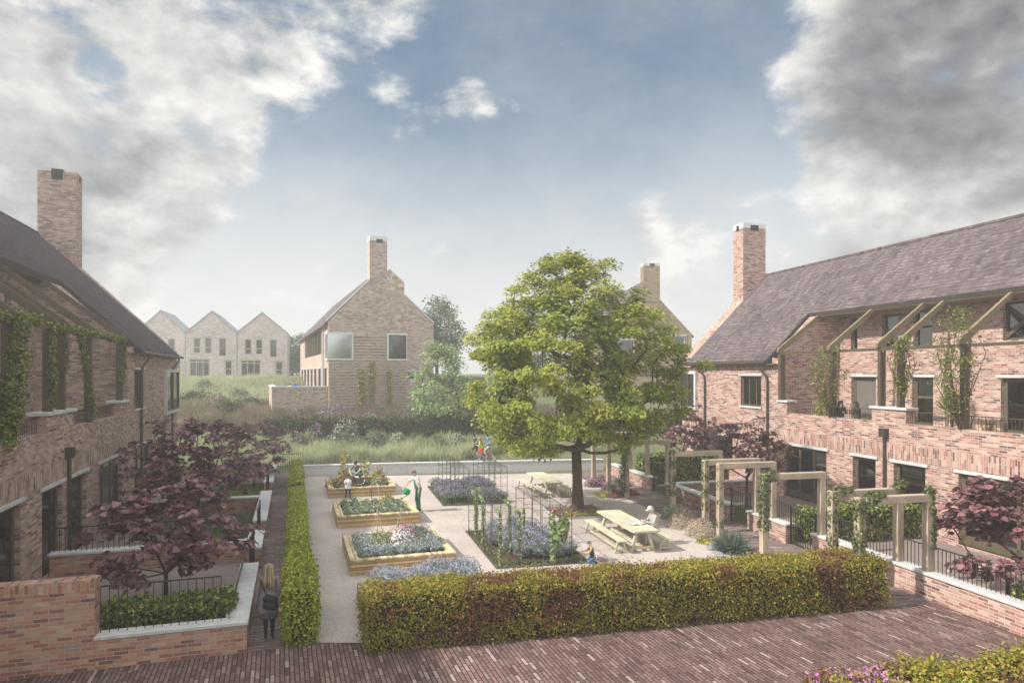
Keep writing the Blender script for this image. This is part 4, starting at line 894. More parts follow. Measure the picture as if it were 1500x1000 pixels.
# ---- the far hedge and shrubs on the bank ----
def th(x0, y0, L, h, label, mat='hdark', dp=1.4, rot=.0, n_per=90, ls=.19, z=None):
    zz = TZ(x0 + L / 2, y0) if z is None else z
    return hedge('hedge', label, (x0, y0, zz - .3), rot, L, dp, h + .3, n_per, ls, mat, 'core', 'quad', None, amp=.14, leaf_out=.14)
th(-18.5, 51.0, 38, 1.45, 'long dark hedge behind the tall meadow grass', rot=.03, z=.9)
def shrub(name, label, pos, rx, ry, h, n, ls, mat, shape='quad', group=None, flower=None, nf=0, fs=.05, cat='shrub', up=.4, lobes=4):
    root = thing(name, label, cat, pos, rng.uniform(0, 6), group)
    n = int(n); lb = rng.normal(size=(lobes, 3)) * np.array([.32, .32, .12]); lb[0] = 0; li = rng.integers(0, lobes, n)
    d = rdir(n); d[:, 2] = np.abs(d[:, 2]); rr = (.55 + .45 * rng.random(n)) * rng.uniform(.86, 1.08, n)
    loc = lb[li] * .8 + d * rr[:, None] * .74
    C = loc * np.array([rx, ry, h]); C[:, 2] = np.maximum(C[:, 2], .02)
    m = MB(); 
    for i in range(7):
        a = rng.random() * 6.28; q = rng.uniform(.2, .6); m.tube([(0, 0, -.03), (math.cos(a) * rx * q * .5, math.sin(a) * ry * q * .5, h * .5), (math.cos(a) * rx * q, math.sin(a) * ry * q, h * .85)], [.03 * h + .004, .02 * h + .003, .005], 5, cap=False)
    m.build('stem', M['twig'], root)
    scatter('foliage', C, d + rdir(n, up) * .9, ls * rng.uniform(.6, 1.3, n), shape, M[mat], root)
    if flower:
        d = rdir(nf, .5); d[:, 2] = np.abs(d[:, 2]); li = rng.integers(0, lobes, nf); C = (lb[li] * .8 + d * .78 * rng.uniform(.85, 1.08, nf)[:, None]) * np.array([rx, ry, h])
        scatter('blossoms', C, d + rdir(nf) * .4, fs * rng.uniform(.7, 1.3, nf), 'quad', M[flower], root)
    return root
bk = [(432, 49.4, 1.0, 1.5, 'greyl', 'pink', 'shrub with pink flowers at the left end of the meadow'), (463, 50, .9, 1.6, 'hdark', 'pink', 'dark shrub in front of the far hedge, left of the creamy bush'), (492, 49.8, 1.1, 1.7, 'hdark', 'pink', 'mauve flowered bush in front of the far hedge'),
      (513, 49.6, 1.5, 2.4, 'greyl', 'whitef', 'tallest creamy bush rising above the meadow grass'), (548, 49.8, 1.2, 1.5, 'greyl', None, 'grey green bush right of the tallest creamy bush'), (583, 50, 1.0, 1.2, 'silver', None, 'silvery bush in the middle of the far hedge'),
      (612, 50, 1.1, 1.3, 'hdark', None, 'dark bush below the pale low branching tree'), (640, 49.6, 1.0, 1.1, 'greyl', None, 'low grey bush below the pale low branching tree'), (668, 49.7, 1.1, 1.3, 'silver', None, 'silvery bush left of the three joggers'), (798, 49, 1.4, 1.6, 'yleaf', None, 'yellowing bush right of the joggers under the big tree')]
for u, Y, r, h, mt, flw, l in bk:
    p = AY(u, Y); shrub('shrub', l, (p.x, Y, TZ(p.x, Y)), r, r * .8, h, 1300 * r, .16, mt, 'quad', 'bushes in front of the far hedge', flw, 130 if flw else 0, .12)
for u, Y, l in ((448, 55, 'pale round shrub below the buff terrace wall'), (540, 54.2, 'pale shrub on the bank under the ribbed gable')):
    p = AY(u, Y); shrub('shrub', l, (p.x, Y, TZ(p.x, Y)), .9, .8, .9, 900, .14, 'silver', 'quad', 'pale shrubs on the bank')
# ---- grasses ----
def grass(name, region, n, hh, wdt, mat, label=None, zfun=None, shape='blade', lean=.35, kind='stuff'):
    P = []
    X0, X1, Y0, Y1, test = region
    x = rng.uniform(X0, X1, n * 3); y = rng.uniform(Y0, Y1, n * 3); ok = test(x, y); x = x[ok][:n]; y = y[ok][:n]; k = len(x)
    z = np.array([TZ(a, b) for a, b in zip(x, y)]) if zfun is None else np.full(k, zfun)
    clump = .75 + .35 * np.sin(x * 1.9 + np.sin(y * 1.3) * 2) * np.sin(y * 2.3 + x * .7)
    ax = np.c_[rng.normal(size=k) * lean, rng.normal(size=k) * lean, np.ones(k)]
    N_ = np.c_[rng.normal(size=k), rng.normal(size=k) - .6, np.full(k, .2)]
    S = rng.uniform(hh[0], hh[1], k) * clump
    o = scatter(name, np.c_[x, y, z - .03], N_, S, shape, M[mat], None, axis=ax); o['kind'] = kind
    if label: o['label'] = label
    return o
inm = lambda x, y: (y > 43.1 + .042 * (x + 12) ** 2) & (x > -14.5 - .25 * (y - 42)) & (x < 2)
inm2 = lambda x, y: (y > 50.0) & (x > -14.5 - .25 * (y - 42))
grass('meadow_grass', (-20, 12, 42.6, 50.3, inm), 30000, (.55, 1.15), 1, 'grassy', 'pale seeding grass beyond the concrete wall')
grass('mown_grass', (-13, 14, 39.6, 50.5, lambda x, y: (y > 40.0 + .135 * (x + 9)) & (y < 43.5 + .042 * (x + 12) ** 2)), 22000, (.06, .15), 1, 'greeny')
grass('bank_grass', (-30, 9, 51.8, 57.5, lambda x, y: y < 57 + (x + 15) * .38), 26000, (.45, 1.0), 1, 'heath', 'purple brown grasses on the bank')
grass('bank_grass', (-34, -17.5, 52, 66, lambda x, y: x < -14 - (y - 52) * .42), 14000, (.4, .9), 1, 'heath')
grass('field_grass', (-62, -20, 60, 91, lambda x, y: (x < -.36 * y + 2) & (x > -.62 * y - 2)), 26000, (.3, .75), 1, 'grassy', 'tall pale grass in front of the far row of houses')
n = 900; x = rng.uniform(-19, -6, n); y = rng.uniform(53, 55.2, n); z = np.array([TZ(a, b) for a, b in zip(x, y)]) + rng.uniform(.6, 1.0, n)
k = np.sin(x * 2.1) + np.sin(x * .9 + 2) > .2
o = scatter('violet_flowers', np.c_[x, y, z][k], rdir(int(k.sum())), rng.uniform(.1, .2, int(k.sum())), 'quad', M['violet']); o['kind'] = 'stuff'

# fallen leaves and twigs
n = 900; x = rng.uniform(-6, 11, n); y = np.where(rng.random(n) < .6, 14.2 + (x + 3) * .22 - rng.random(n) ** 2 * 1.6, rng.uniform(12, 17, n))
a1 = np.c_[x, y, np.full(n, .03)]; k = y < 13.9 + (x + 3.2) * .226; k &= ~((x < -4.0) & (y > 13.2)); a1 = a1[k]
n = 700; r_ = rng.random(n) ** .6 * 6; a = rng.random(n) * 6.283; a2 = np.c_[2.8 + np.cos(a) * r_, 29 + np.sin(a) * r_, np.full(n, .035)]
A_ = np.concatenate([a1, a2]); o = scatter('fallen_leaves', A_, rdir(len(A_), 2.0), rng.uniform(.03, .065, len(A_)), 'leaf', M['litter']); o['kind'] = 'stuff'

for u, Y, r, h, mt, l in ((285, 66, 1.8, 1.5, 'hdark', 'olive bush nearest the corner of the brown house, out in the field'), (318, 63, 2.0, 1.5, 'heath', 'rusty bush in the middle of the field'), (352, 69, 1.7, 1.3, 'greyl', 'grey green bush before the right hand far house'), (372, 62, 1.9, 1.3, 'hdark', 'dark bush left of the buff terrace wall'), (300, 76, 1.6, 1.2, 'greyl', 'small pale bush before the middle far house'), (335, 57, 1.6, 1.2, 'hdark', 'dark bush on the near bank, above the copper trees')):
    p = AY(u, Y); shrub('shrub', l, (p.x, Y, TZ(p.x, Y)), r, r * .7, h, 900, .2, mt, 'quad', 'bushes scattered over the field')
# =================== raised beds ===================
def raised_bed(t0, t1, label, skip=None):
    root = thing('raised_bed', label, 'planter', FL.w(-8.33, t0), FL.a, 'timber raised beds'); Wd, L, T, Hh = 3.13, t1 - t0, .26, .47
    nb = 5; bh = (Hh - .05) / nb
    for k, (x0, x1, y0, y1) in enumerate(((0, Wd, 0, T), (0, Wd, L - T, L), (0, T, T, L - T), (Wd - T, Wd, T, L - T))):
        m = MB()
        for i in range(nb):
            j = .004 * math.sin(i * 2.7 + k)
            z = i * bh; m.box(x0 - (j if k > 1 else 0), x1 + (j if k > 1 else 0), y0 - (j if k < 2 else 0), y1 + (j if k < 2 else 0), z + .012, z + bh - .006)
            m.box(x0 + .03, x1 - .03, y0 + .03, y1 - .03, z + bh - .007, z + bh + .013)
        m.build('side_panel', M['bed'], root)
    m = MB(); w3 = T / 4
    for i in range(4):
        a, b = i * w3 + .003, (i + 1) * w3 - .003; hz = Hh - .003 * (i % 2)
        m.box(a, b, T, L - T, Hh - .05, hz); m.box(Wd - b, Wd - a, T, L - T, Hh - .05, hz)
    k = int(Wd / .085)
    for i in range(k):
        a, b = i * Wd / k + .003, (i + 1) * Wd / k - .003; hz = Hh - .003 * (i % 2)
        m.box(a, b, 0, T, Hh - .05, hz); m.box(a, b, L - T, L, Hh - .05, hz)
    m.build('rim', M['bedtop'], root)
    m = MB(); m.box(T, Wd - T, T, L - T, .02, Hh - .09); m.build('soil', M['soil'], root); return root
BD = [(13.75, 15.9), (18.07, 21.6), (24.4, 27.75), (30.9, 34.4)]
for (a, b), l in zip(BD, ['nearest raised bed, mostly hidden behind the front hedge', 'raised bed full of white flowers and grey lavender, second from the front hedge', 'raised bed of cabbages with two garden tools standing in it', 'farthest raised bed, with the man crouching among red flowers']): raised_bed(a, b, l)
def bp(s, t, z=.36): p = FL.w(-8.33 - s, t, z); return p
cnt = {'n': 0}
def lavender(p, r, h, n=700, label='', nf=260, mat='lav', fl='lavb', group='lavender bushes', ls=.05, fs=.04):
    root = thing('lavender_bush', label, 'lavender', p, rng.uniform(0, 6), group)
    m = MB()
    for i in range(6): a = i * 1.05; m.tube([(0, 0, -.02), (math.cos(a) * r * .4, math.sin(a) * r * .4, h * .55)], [.02, .006], 4, cap=False)
    m.build('stem', M['twig'], root)
    a = rng.random(n) * 6.2832; q = rng.random(n) ** .5; hh = rng.uniform(.25, 1, n) * (1 - .45 * q ** 2)
    C = np.c_[np.cos(a) * q * r * (.45 + .55 * hh), np.sin(a) * q * r * (.45 + .55 * hh), h * .85 * hh]
    ax = np.c_[np.cos(a) * q * .8, np.sin(a) * q * .8, np.ones(n)] + rdir(n) * .3
    scatter('foliage', C, rdir(n), rng.uniform(.6, 1.4, n) * ls * 1.35, 'quad', M[mat], root, axis=ax)
    if nf:
        a = rng.random(nf) * 6.2832; q = rng.random(nf) ** .5
        C = np.c_[np.cos(a) * q * r, np.sin(a) * q * r, h * (1 - .4 * q ** 2) * rng.uniform(.85, 1.12, nf)]
        ax = np.c_[np.cos(a) * q * .6, np.sin(a) * q * .6, np.ones(nf)]
        scatter('blossoms', C, rdir(nf), rng.uniform(.6, 1.3, nf) * fs * 1.15, 'quad', M[fl], root, axis=ax)
    return root
def lavdup(proto, p, sc, label=None):
    r = dup(proto, p, rng.uniform(0, 6), label); r.scale = (sc * rng.uniform(.9, 1.1), sc * rng.uniform(.9, 1.1), sc * rng.uniform(.85, 1.2)); return r
lA = 'blue grey lavender bush spilling over the nearest raised bed behind the front hedge'
pl = lavender(bp(.66, 14.2), .42, .62, 1300, lA, 520, 'lav', 'lavb', 'lavender in the nearest raised bed')
for i, s in enumerate(np.linspace(.66, 2.75, 6)):
    for t in (14.2, 14.85, 15.45):
        if i == 0 and t == 14.2: continue
        lavdup(pl, bp(s + rng.uniform(-.08, .08), t + rng.uniform(-.06, .06)), 1.0)
# bed two: grey bushes, white and magenta flowers, violet at the right rear
lB = 'grey lavender mound along the front of the white flowered raised bed'
pg = lavender(bp(.55, 18.6), .46, .42, 900, lB, 120, 'lav', 'whitef', 'grey mounds in the white flowered raised bed', fs=.025)
for s, t, k in ((1.05, 18.65, 1.05), (1.6, 18.6, .95), (2.1, 18.65, .8), (2.6, 18.75, .85), (.5, 19.3, 1), (.5, 20.0, .9), (.55, 20.8, .8), (2.65, 19.4, 1.1)): lavdup(pg, bp(s, t), k)
pv = lavender(bp(2.5, 20.9), .4, .42, 600, 'violet flowered lavender at the rear right of the white flowered raised bed', 240, 'greyl', 'violet', 'violet lavender in the white flowered raised bed')
lavdup(pv, bp(2.6, 20.2), .9); lavdup(pv, bp(2.15, 21.1), .9)
shrub('flowering_plant', 'big mound of white and magenta flowers in the second raised bed', bp(1.75, 19.7), .62, .6, .72, 1600, .055, 'pale', 'leaf', None, 'whitef', 800, .07, 'flowers')
o = bpy.data.objects['flowering_plant']; nn = 90; a = rng.random(nn) * 6.28; q = rng.random(nn) ** .5
scatter('blossoms', np.c_[np.cos(a) * q * .5, np.sin(a) * q * .5, .62 * (1 - .4 * q ** 2) + .06], rdir(nn, .6), rng.uniform(.04, .07, nn), 'quad', M['magenta'], o)
shrub('flowering_plant', 'loose green plant with few pale pink flowers left of the white flower mound', bp(1.05, 19.9), .5, .5, .62, 1100, .05, 'pale', 'leaf', None, 'whitef', 90, .05, 'flowers')
for s, t, l in ((1.1, 20.9, 'left cane wigwam at the back of the white flowered raised bed'), (1.9, 21.0, 'right cane wigwam rising behind the white flower mound')):
    r = thing('cane_wigwam', l, 'canes', bp(s, t), .4, 'cane wigwams')
    for i in range(6):
        a = i * 1.047 + .3; m = MB(); m.tube([(math.cos(a) * .26, math.sin(a) * .26, -.02), (math.cos(a + 3.3) * .04, math.sin(a + 3.3) * .04, 1.15)], .009, 5); m.build('cane', M['cane'], r)
    m = MB(); m.tube([(math.cos(a) * .03, math.sin(a) * .03, 1.05) for a in np.linspace(0, 6.2, 8)], .01, 4); m.build('tie', M['twig'], r)
# bed three: cabbages
def cabbage(p, label):
    root = thing('cabbage', label, 'cabbage', p, rng.uniform(0, 6), 'cabbages in the raised bed'); C = []; N_ = []; S = []; A = []
    for ring, (k, r, el, s) in enumerate(((9, .15, .25, .24), (8, .10, .7, .2), (6, .05, 1.1, .15))):
        for i in range(k):
            a = 6.283 * i / k + ring * .4; C.append((math.cos(a) * r, math.sin(a) * r, .06 + .05 * ring)); N_.append((-math.cos(a) * math.sin(el), -math.sin(a) * math.sin(el), math.cos(el))); A.append((math.cos(a), math.sin(a), .5)); S.append(s)
    scatter('leaves', C, N_, S, 'heart', M['silver'], root, axis=np.array(A))
    m = MB(); m.lathe([(.001, -.02), (.07, .0), (.09, .08), (.05, .15), (.001, .17)], 10); m.build('heart', M['greyl'], root, smooth=True); return root
cl = 'pale green cabbage in the raised bed with the garden tools'; pc = cabbage(bp(.5, 24.9), cl)
for i in range(6):
    for j in range(7):
        if i == 0 and j == 0: continue
        if i >= 4 and j == 6: continue
        r = dup(pc, bp(.48 + i * .43 + rng.uniform(-.06, .06), 24.85 + j * .4 + rng.uniform(-.06, .06), .38), rng.uniform(0, 6)); k = rng.uniform(.75, 1.15); r.scale = (k, k, k * rng.uniform(.9, 1.4))
shrub('fern', 'brown green feathery plant at the back right of the cabbage bed', bp(2.25, 27.2), .5, .35, .55, 700, .14, 'yleaf', 'strap', cat='plant', lobes=2)
shrub('seedlings', 'patch of low green leaves at the front right of the cabbage bed', bp(2.3, 25.0), .45, .4, .22, 500, .08, 'pale', 'leaf', cat='plant')
def tool(name, label, cat, p, rot, handle, blade):
    r = thing(name, label, cat, p, rot)
    m = MB(); m.tube([(0, 0, .1), (0, 0, .88)], .016, 6); m.build('shaft', M[handle], r)
    m = MB(); m.tube([(0, 0, .87), (-.055, 0, .95), (-.055, 0, 1.0)], .011, 5); m.tube([(0, 0, .87), (.055, 0, .95), (.055, 0, 1.0)], .011, 5); m.tube([(-.06, 0, 1.0), (.06, 0, 1.0)], .016, 6); m.build('grip', M['pinkp'] if name == 'garden_fork' else M['lilac'], r)
    m = MB()
    if name == 'garden_fork':
        m.box(-.09, .09, -.008, .008, .08, .11)
        for i in range(4): x = -.085 + i * .057; m.tube([(x, 0, .09), (x, .01, -.14)], .007, 4)
    else: m.prism([(-.085, .13), (.085, .13), (.08, -.1), (0, -.15), (-.08, -.1)], 'y', -.006, .006)
    m.build('head', M['steel'], r); r.rotation_euler = (math.radians(4), math.radians(-5), rot); return r
pf = G(546, 745, .45); tool('garden_fork', 'dark handled garden fork with pink grip standing in the cabbage bed', 'garden fork', (pf.x, pf.y, .42), .3, 'dark', 0)
pf = G(557, 745, .45); tool('garden_spade', 'pale shafted garden spade with lilac grip standing in the cabbage bed', 'garden spade', (pf.x, pf.y, .42), .3, 'cane', 0)
# bed four: red flowers, tall yellow leaved plants
for s, t, r_, h, mt, fw, nf, l in ((.55, 31.6, .42, .55, 'ivy', 'magenta', 45, 'low plant with magenta flowers at the left front of the farthest raised bed'), (.7, 32.6, .55, .85, 'yleaf', 'magenta', 20, 'yellow leaved bush at the left of the farthest raised bed'),
    (1.55, 31.5, .45, .42, 'hdark', 'whitef', 25, 'dark low plant at the front of the farthest raised bed, under the crouching man'), (2.5, 31.8, .6, .7, 'pale', 'magenta', 60, 'pale bush with magenta flowers at the right front of the farthest raised bed'), (2.55, 33.0, .6, .95, 'yleaf', 'magenta', 20, 'tall yellow leaved bush at the right of the farthest raised bed'), (1.0, 33.7, .5, .8, 'greyl', None, 0, 'grey green bush behind the child in the farthest raised bed')):
    shrub('flowering_plant', l, bp(s, t), r_, r_ * .8, h, 650, .11, mt, 'leaf', 'flowering plants of the farthest raised bed', fw, nf, .09, 'plant')
def stalk(p, h, label, n=5):
    r = thing('tall_plant', label, 'plant', p, rng.uniform(0, 6)); m = MB(); C = []; A = []
    for i in range(n):
        a = i * 2.4; x, y = math.cos(a) * .14, math.sin(a) * .14; m.tube([(x * .2, y * .2, 0), (x, y, h * .6), (x * 1.6, y * 1.6, h)], [.018, .012, .007], 5, cap=False)
        for j in range(9): f = .3 + .7 * j / 8; b = a + j * 2.2; C.append((x * (.4 + f), y * (.4 + f), h * f)); A.append((math.cos(b), math.sin(b), .7))
    m.build('stem', M['yleaf'], r); C = np.array(C); A = np.array(A); scatter('leaves', C + A * .09, rdir(len(C), 1.2), rng.uniform(.18, .28, len(C)), 'leaf', M['yleaf'], r, axis=A)
stalk(bp(.85, 33.2), 1.35, 'tallest yellow green plant in the farthest raised bed, left of the crouching man')
stalk(bp(2.0, 33.6), .95, 'tall yellow green plant in the farthest raised bed, right of the crouching man', 4)
# =================== planting beds flush with the court, and trellis tunnels ===================
def flush_bed(name, c4, label):
    cx = sum(p[0] for p in c4) / 4; cy = sum(p[1] for p in c4) / 4; root = thing('planting_bed', label, 'flower bed', (cx, cy, 0))
    P = [(p[0] - cx, p[1] - cy) for p in c4]
    m = MB(); m.prism(P, 'z', .017, .05); m.build('soil', M['soil'], root)
    m = MB()
    for i in range(4): a, b = P[i], P[(i + 1) % 4]; m.bar((*a, .035), (*b, .035), .025, .05)
    m.build('edging', M['steel'], root)
    n = int(900); u = rng.random(n); s = rng.integers(0, 4, n); w = rng.random(n) ** 1.5 * .5
    A = np.array(P); p = A[s] * (1 - u)[:, None] + A[(s + 1) % 4] * u[:, None]; p = p * (1 - w * .42)[:, None] * .985
    scatter('ground_cover', np.c_[p, np.full(n, .06)], rdir(n, .9), rng.uniform(.06, .13, n), 'leaf', M['greyl'], root)['kind'] = 'stuff'
    n = 700; scatter('edge_grass', np.c_[p[:n], np.full(n, .04)], rdir(n), rng.uniform(.12, .28, n), 'blade', M['greeny'], root, axis=np.c_[rng.normal(size=n) * .5, rng.normal(size=n) * .5, np.ones(n)])['kind'] = 'stuff'
    return root
B1 = [(-.46, 20.5), (2.42, 21.15), (1.35, 25.9), (-1.71, 25.3)]; B2 = [(-3.04, 30.2), (-.06, 30.8), (-1.5, 36.0), (-4.35, 35.2)]
flush_bed('a', B1, 'near lavender bed edged in steel below the two climber covered trellises'); flush_bed('b', B2, 'far flower bed of violet blooms below the two bare trellises')
def bl(B, u, v, z=.05):
    a = Vector(B[0]).lerp(Vector(B[1]), u); b = Vector(B[3]).lerp(Vector(B[2]), u); p = a.lerp(b, v); return (p.x, p.y, z)
lp1 = lavender(bl(B1, .35, .2), .42, .6, 800, 'blue grey lavender bush growing under the climber covered trellises', 300, 'lav', 'lavb', 'lavender of the near flush bed')
for u, v, k in ((.55, .17, 1.05), (.72, .16, 1.1), (.87, .22, .95), (.28, .36, 1), (.5, .38, 1.15), (.68, .4, 1.1), (.85, .42, .9), (.2, .55, .95), (.4, .57, 1.05), (.6, .58, 1.1), (.8, .6, .95), (.25, .75, .9), (.48, .76, 1), (.7, .78, 1), (.3, .9, .85), (.55, .92, .9)): lavdup(lp1, bl(B1, u, v), k)
lp2 = lavender(bl(B2, .12, .12), .45, .55, 700, 'violet flowered bush under the bare trellises of the far bed', 420, 'greyl', 'violet', 'violet flowers of the far flush bed', ls=.06, fs=.05)
for i in range(5):
    for j in range(5):
        if i + j: lavdup(lp2, bl(B2, .12 + i * .19 + rng.uniform(-.03, .03), .1 + j * .2 + rng.uniform(-.03, .03)), rng.uniform(.8, 1.15))
def trellis(p0, p1, wd, h, label, nh=5):
    p0 = Vector(p0); p1 = Vector(p1); d = p1 - p0; L = d.length; ang = math.atan2(d.y, d.x) - math.pi / 2
    root = thing('trellis_tunnel', label, 'trellis', (p0.x, p0.y, .017), ang, 'black steel trellis tunnels'); R = .014
    for i in range(nh):
        y = L * i / (nh - 1); m = MB(); m.tube([(0, y, 0), (0, y, h), (wd, y, h), (wd, y, 0)], R, 6)
        for z in (.02, .42, .8, 1.18): m.tube([(0, y, z), (wd, y, z)], .008, 5) if i in (0, nh - 1) or z > 1 else None
        m.build('hoop', M['steel'], root)
    m = MB(); m.tube([(0, 0, h), (0, L, h)], R, 6); m.tube([(wd, 0, h), (wd, L, h)], R, 6)
    for k in range(1, int(L / .24)): y = k * .24; m.tube([(0, y, h), (wd, y, h)], .008, 5)
    m.build('roof_mesh', M['steel'], root)
    for x in (0, wd):
        m = MB()
        for z in ((.4, .8, 1.2) if True else ()): m.tube([(x, 0, z), (x, L, z)], .0065, 5)
        m.build('side_rail', M['steel'], root)
    return root
trellis((-.36, 20.75), (-1.6, 25.3), .62, 1.62, 'left trellis of the near bed, thick with pale climbers')
trellis((1.25, 21.0), (.15, 25.6), .62, 1.62, 'right trellis of the near bed, with a pink flowered climber at its front')
trellis((-2.5, 30.2), (-3.75, 34.9), .6, 1.65, 'bare trellis on the left side of the violet flower bed')
trellis((-.8, 30.6), (-2.0, 35.3), .6, 1.65, 'bare trellis on the right side of the violet flower bed')
# =================== climbers ===================
def climber(label, pts, n, spread, ls, mat, group, stem='twig', shape='leaf', cat='climber', flower=None, nf=0, name='climbing_plant', taper=True):
    n = int(n * 1.6)
    p0 = Vector(pts[0]); root = thing(name, label, cat, p0, 0, group); Q = [Vector(p) - p0 for p in pts]
    m = MB()
    for k in range(3):
        pp = []
        for i in range(len(Q) - 1):
            for j in range(5):
                f = j / 5; a = (i * 5 + j) * 1.1 + k * 2.1; q = Q[i].lerp(Q[i + 1], f); r = min(spread * .5, .09); pp.append(q + Vector((math.cos(a) * r, math.sin(a) * r, 0)))
        m.tube(pp, .010, 5, cap=False)
    m.build('stem', M[stem], root)
    L = [(Q[i + 1] - Q[i]).length for i in range(len(Q) - 1)]; pr = np.array(L) / sum(L); si = rng.choice(len(L), n, p=pr); f = rng.random(n)
    A = np.array([tuple(q) for q in Q]); C = A[si] * (1 - f)[:, None] + A[si + 1] * f[:, None]
    cl = .55 + .45 * np.sin(si * 3 + f * 9 + len(label)); d = rdir(n); C = C + d * ((.5 + .5 * rng.random(n)) * spread * (.62 + .38 * cl))[:, None]
    scatter('leaves', C, d + rdir(n, .3) * .6, ls * rng.uniform(.65, 1.3, n), shape, M[mat], root)
    if flower: k = rng.integers(0, n, nf); scatter('blossoms', C[k] + d[k] * .05, d[k], rng.uniform(.05, .09, nf), 'quad', M[flower], root)
    return root
def on(p0, p1, wd, i, nh, x, L=None):
    p0 = Vector(p0); p1 = Vector(p1); d = (p1 - p0); r = d.normalized(); c = Vector((r.y, -r.x)); q = p0 + d * (i / (nh - 1)) + c * x; return (q.x, q.y)
T1 = ((-.36, 20.75), (-1.6, 25.3)); T2 = ((1.25, 21.0), (.15, 25.6))
cg = 'climbers on the trellis tunnels'
for i, x, l in ((0, .62, 'pale climber on the front right post of the left near trellis'), (0, 0, 'thin climber on the front left post of the left near trellis'), (1, .62, 'pale climber on the second right post of the left near trellis'), (2, 0, 'thin climber half way along the left near trellis'), (3, 0, 'pale climber on the fourth hoop of the left near trellis'), (4, .3, 'climber at the back of the left near trellis')):
    q = on(*T1, .62, i, 5, x); q2 = on(*T1, .62, i + (1 if i < 4 else -1), 5, x); climber(l, [(*q, .05), (*q, .8), (*q, 1.6), ((q[0] + q2[0]) / 2, (q[1] + q2[1]) / 2, 1.66)], 170, .09, .085, 'pale', cg)
q = on(*T2, .62, 0, 5, 0); climber('broad leaved climber with pink blooms at the front of the right near trellis', [(*q, .05), (*q, .8), (*q, 1.5)], 170, .15, .11, 'pale', cg)
q = on(*T2, .62, 0, 5, .22); climber('large leaved climber filling the front of the right near trellis', [(*q, .7), (q[0] + .1, q[1], 1.25)], 60, .3, .2, 'pale', cg, shape='heart', flower=None)
q = on(*T2, .62, 0, 5, -.02); climber('bunch of magenta blooms at the top of the right near trellis', [(*q, 1.55), (q[0] + .1, q[1] + .05, 1.72)], 50, .1, .08, 'pale', cg, flower='magenta', nf=45)
for i, x in ((3, 0), (2, .62)):
    q = on(*T2, .62, i, 5, x); climber('short pale climber on hoop %s of the right near trellis' % ('four' if i == 3 else 'three'), [(*q, .05), (*q, .6), (*q, 1.05)], 120, .08, .08, 'pale', cg)
# =================== pergola arches ===================
us = [1359, 1315.6, 1203.4, 1131.8, 1108, 1054, 978, 948, 923]; sP = XS_P + .16; PT = [FR.tu(sP, u) for u in us]
pn = ['timber arch nearest the bottom right corner, with leafy corners', 'second timber arch from the right, just behind the nearest one', 'third timber arch from the right, standing beside the nearest black gate', 'fourth timber arch from the right, footed on the short wall', 'fifth timber arch from the right, slightly behind the fourth', 'sixth timber arch from the right, at the cross wall', 'seventh timber arch, standing before the far dark hedge', 'eighth timber arch, partly screened by the big tree', 'ninth and farthest timber arch under the big tree']
def arch(t, label):
    r = thing('pergola_arch', label, 'pergola', FR.w(sP, t), FR.a, 'timber arches over the right path'); w_ = 2.1
    m = MB(); m.box(-.1, .1, -.1, .1, .702, 2.52); m.build('post', M['oak'], r, bevel=.008)
    m = MB(); m.box(-w_ - .1, -w_ + .1, -.1, .1, .0, 2.52); m.build('post', M['oak'], r, bevel=.008)
    m = MB(); m.box(-w_ - .101, .101, -.101, .101, 2.522, 2.72); m.build('beam', M['oaks'], r, bevel=.008); return r
pa = arch(PT[0], pn[0])
for t, l in zip(PT[1:], pn[1:]): dup(pa, FR.w(sP, t), FR.a, l)
def pl_(i, x, z, dy=0): q = FR.w(sP + x, PT[i] + dy); return (q.x, q.y, z)
ig = 'ivy on the timber arches'; w_ = -2.1
climber('ivy tumbling from the left corner of the nearest timber arch', [pl_(0, w_, .3), pl_(0, w_, 1.4), pl_(0, w_, 2.6), pl_(0, w_ + .7, 2.75)], 2200, 0.213, 0.090, 'ivyd', ig)
climber('ivy hanging down the right post of the nearest timber arch', [pl_(0, 0.05, 2.85), pl_(0, .1, 2.0), pl_(0, .1, 1.3)], 1040, 0.190, 0.090, 'ivyd', ig)
climber('ivy on the left corner of the second timber arch', [pl_(1, w_, 1.0), pl_(1, w_, 1.9), pl_(1, w_, 2.65), pl_(1, w_ + .6, 2.7)], 1240, 0.179, 0.090, 'ivyd', ig)
climber('tuft of ivy on the right corner of the second timber arch', [pl_(1, -.1, 2.65), pl_(1, .15, 2.8)], 340, 0.224, 0.090, 'ivyd', ig)
climber('ivy covering the left post of the third timber arch', [pl_(2, w_, 1.0), pl_(2, w_, 1.9), pl_(2, w_, 2.6), pl_(2, w_ + .4, 2.65)], 1800, 0.224, 0.096, 'ivyd', ig)
climber('thin ivy on the left post of the fourth timber arch', [pl_(3, w_, .5), pl_(3, w_, 1.5), pl_(3, w_, 2.6)], 840, 0.146, 0.090, 'ivyd', ig)
climber('ivy on the left post of the fifth timber arch', [pl_(4, w_, .9), pl_(4, w_, 1.8), pl_(4, w_, 2.65)], 1040, 0.168, 0.096, 'ivyd', ig)
climber('ivy on the left post of the sixth timber arch', [pl_(5, w_, 1.0), pl_(5, w_, 1.9), pl_(5, w_, 2.7)], 1040, 0.179, 0.096, 'ivyd', ig)
climber('grey green climber on the left post of the seventh timber arch', [pl_(6, w_ - .15, .3), pl_(6, w_ - .2, 1.4), pl_(6, w_, 2.5)], 700, .26, .09, 'greyl', ig)
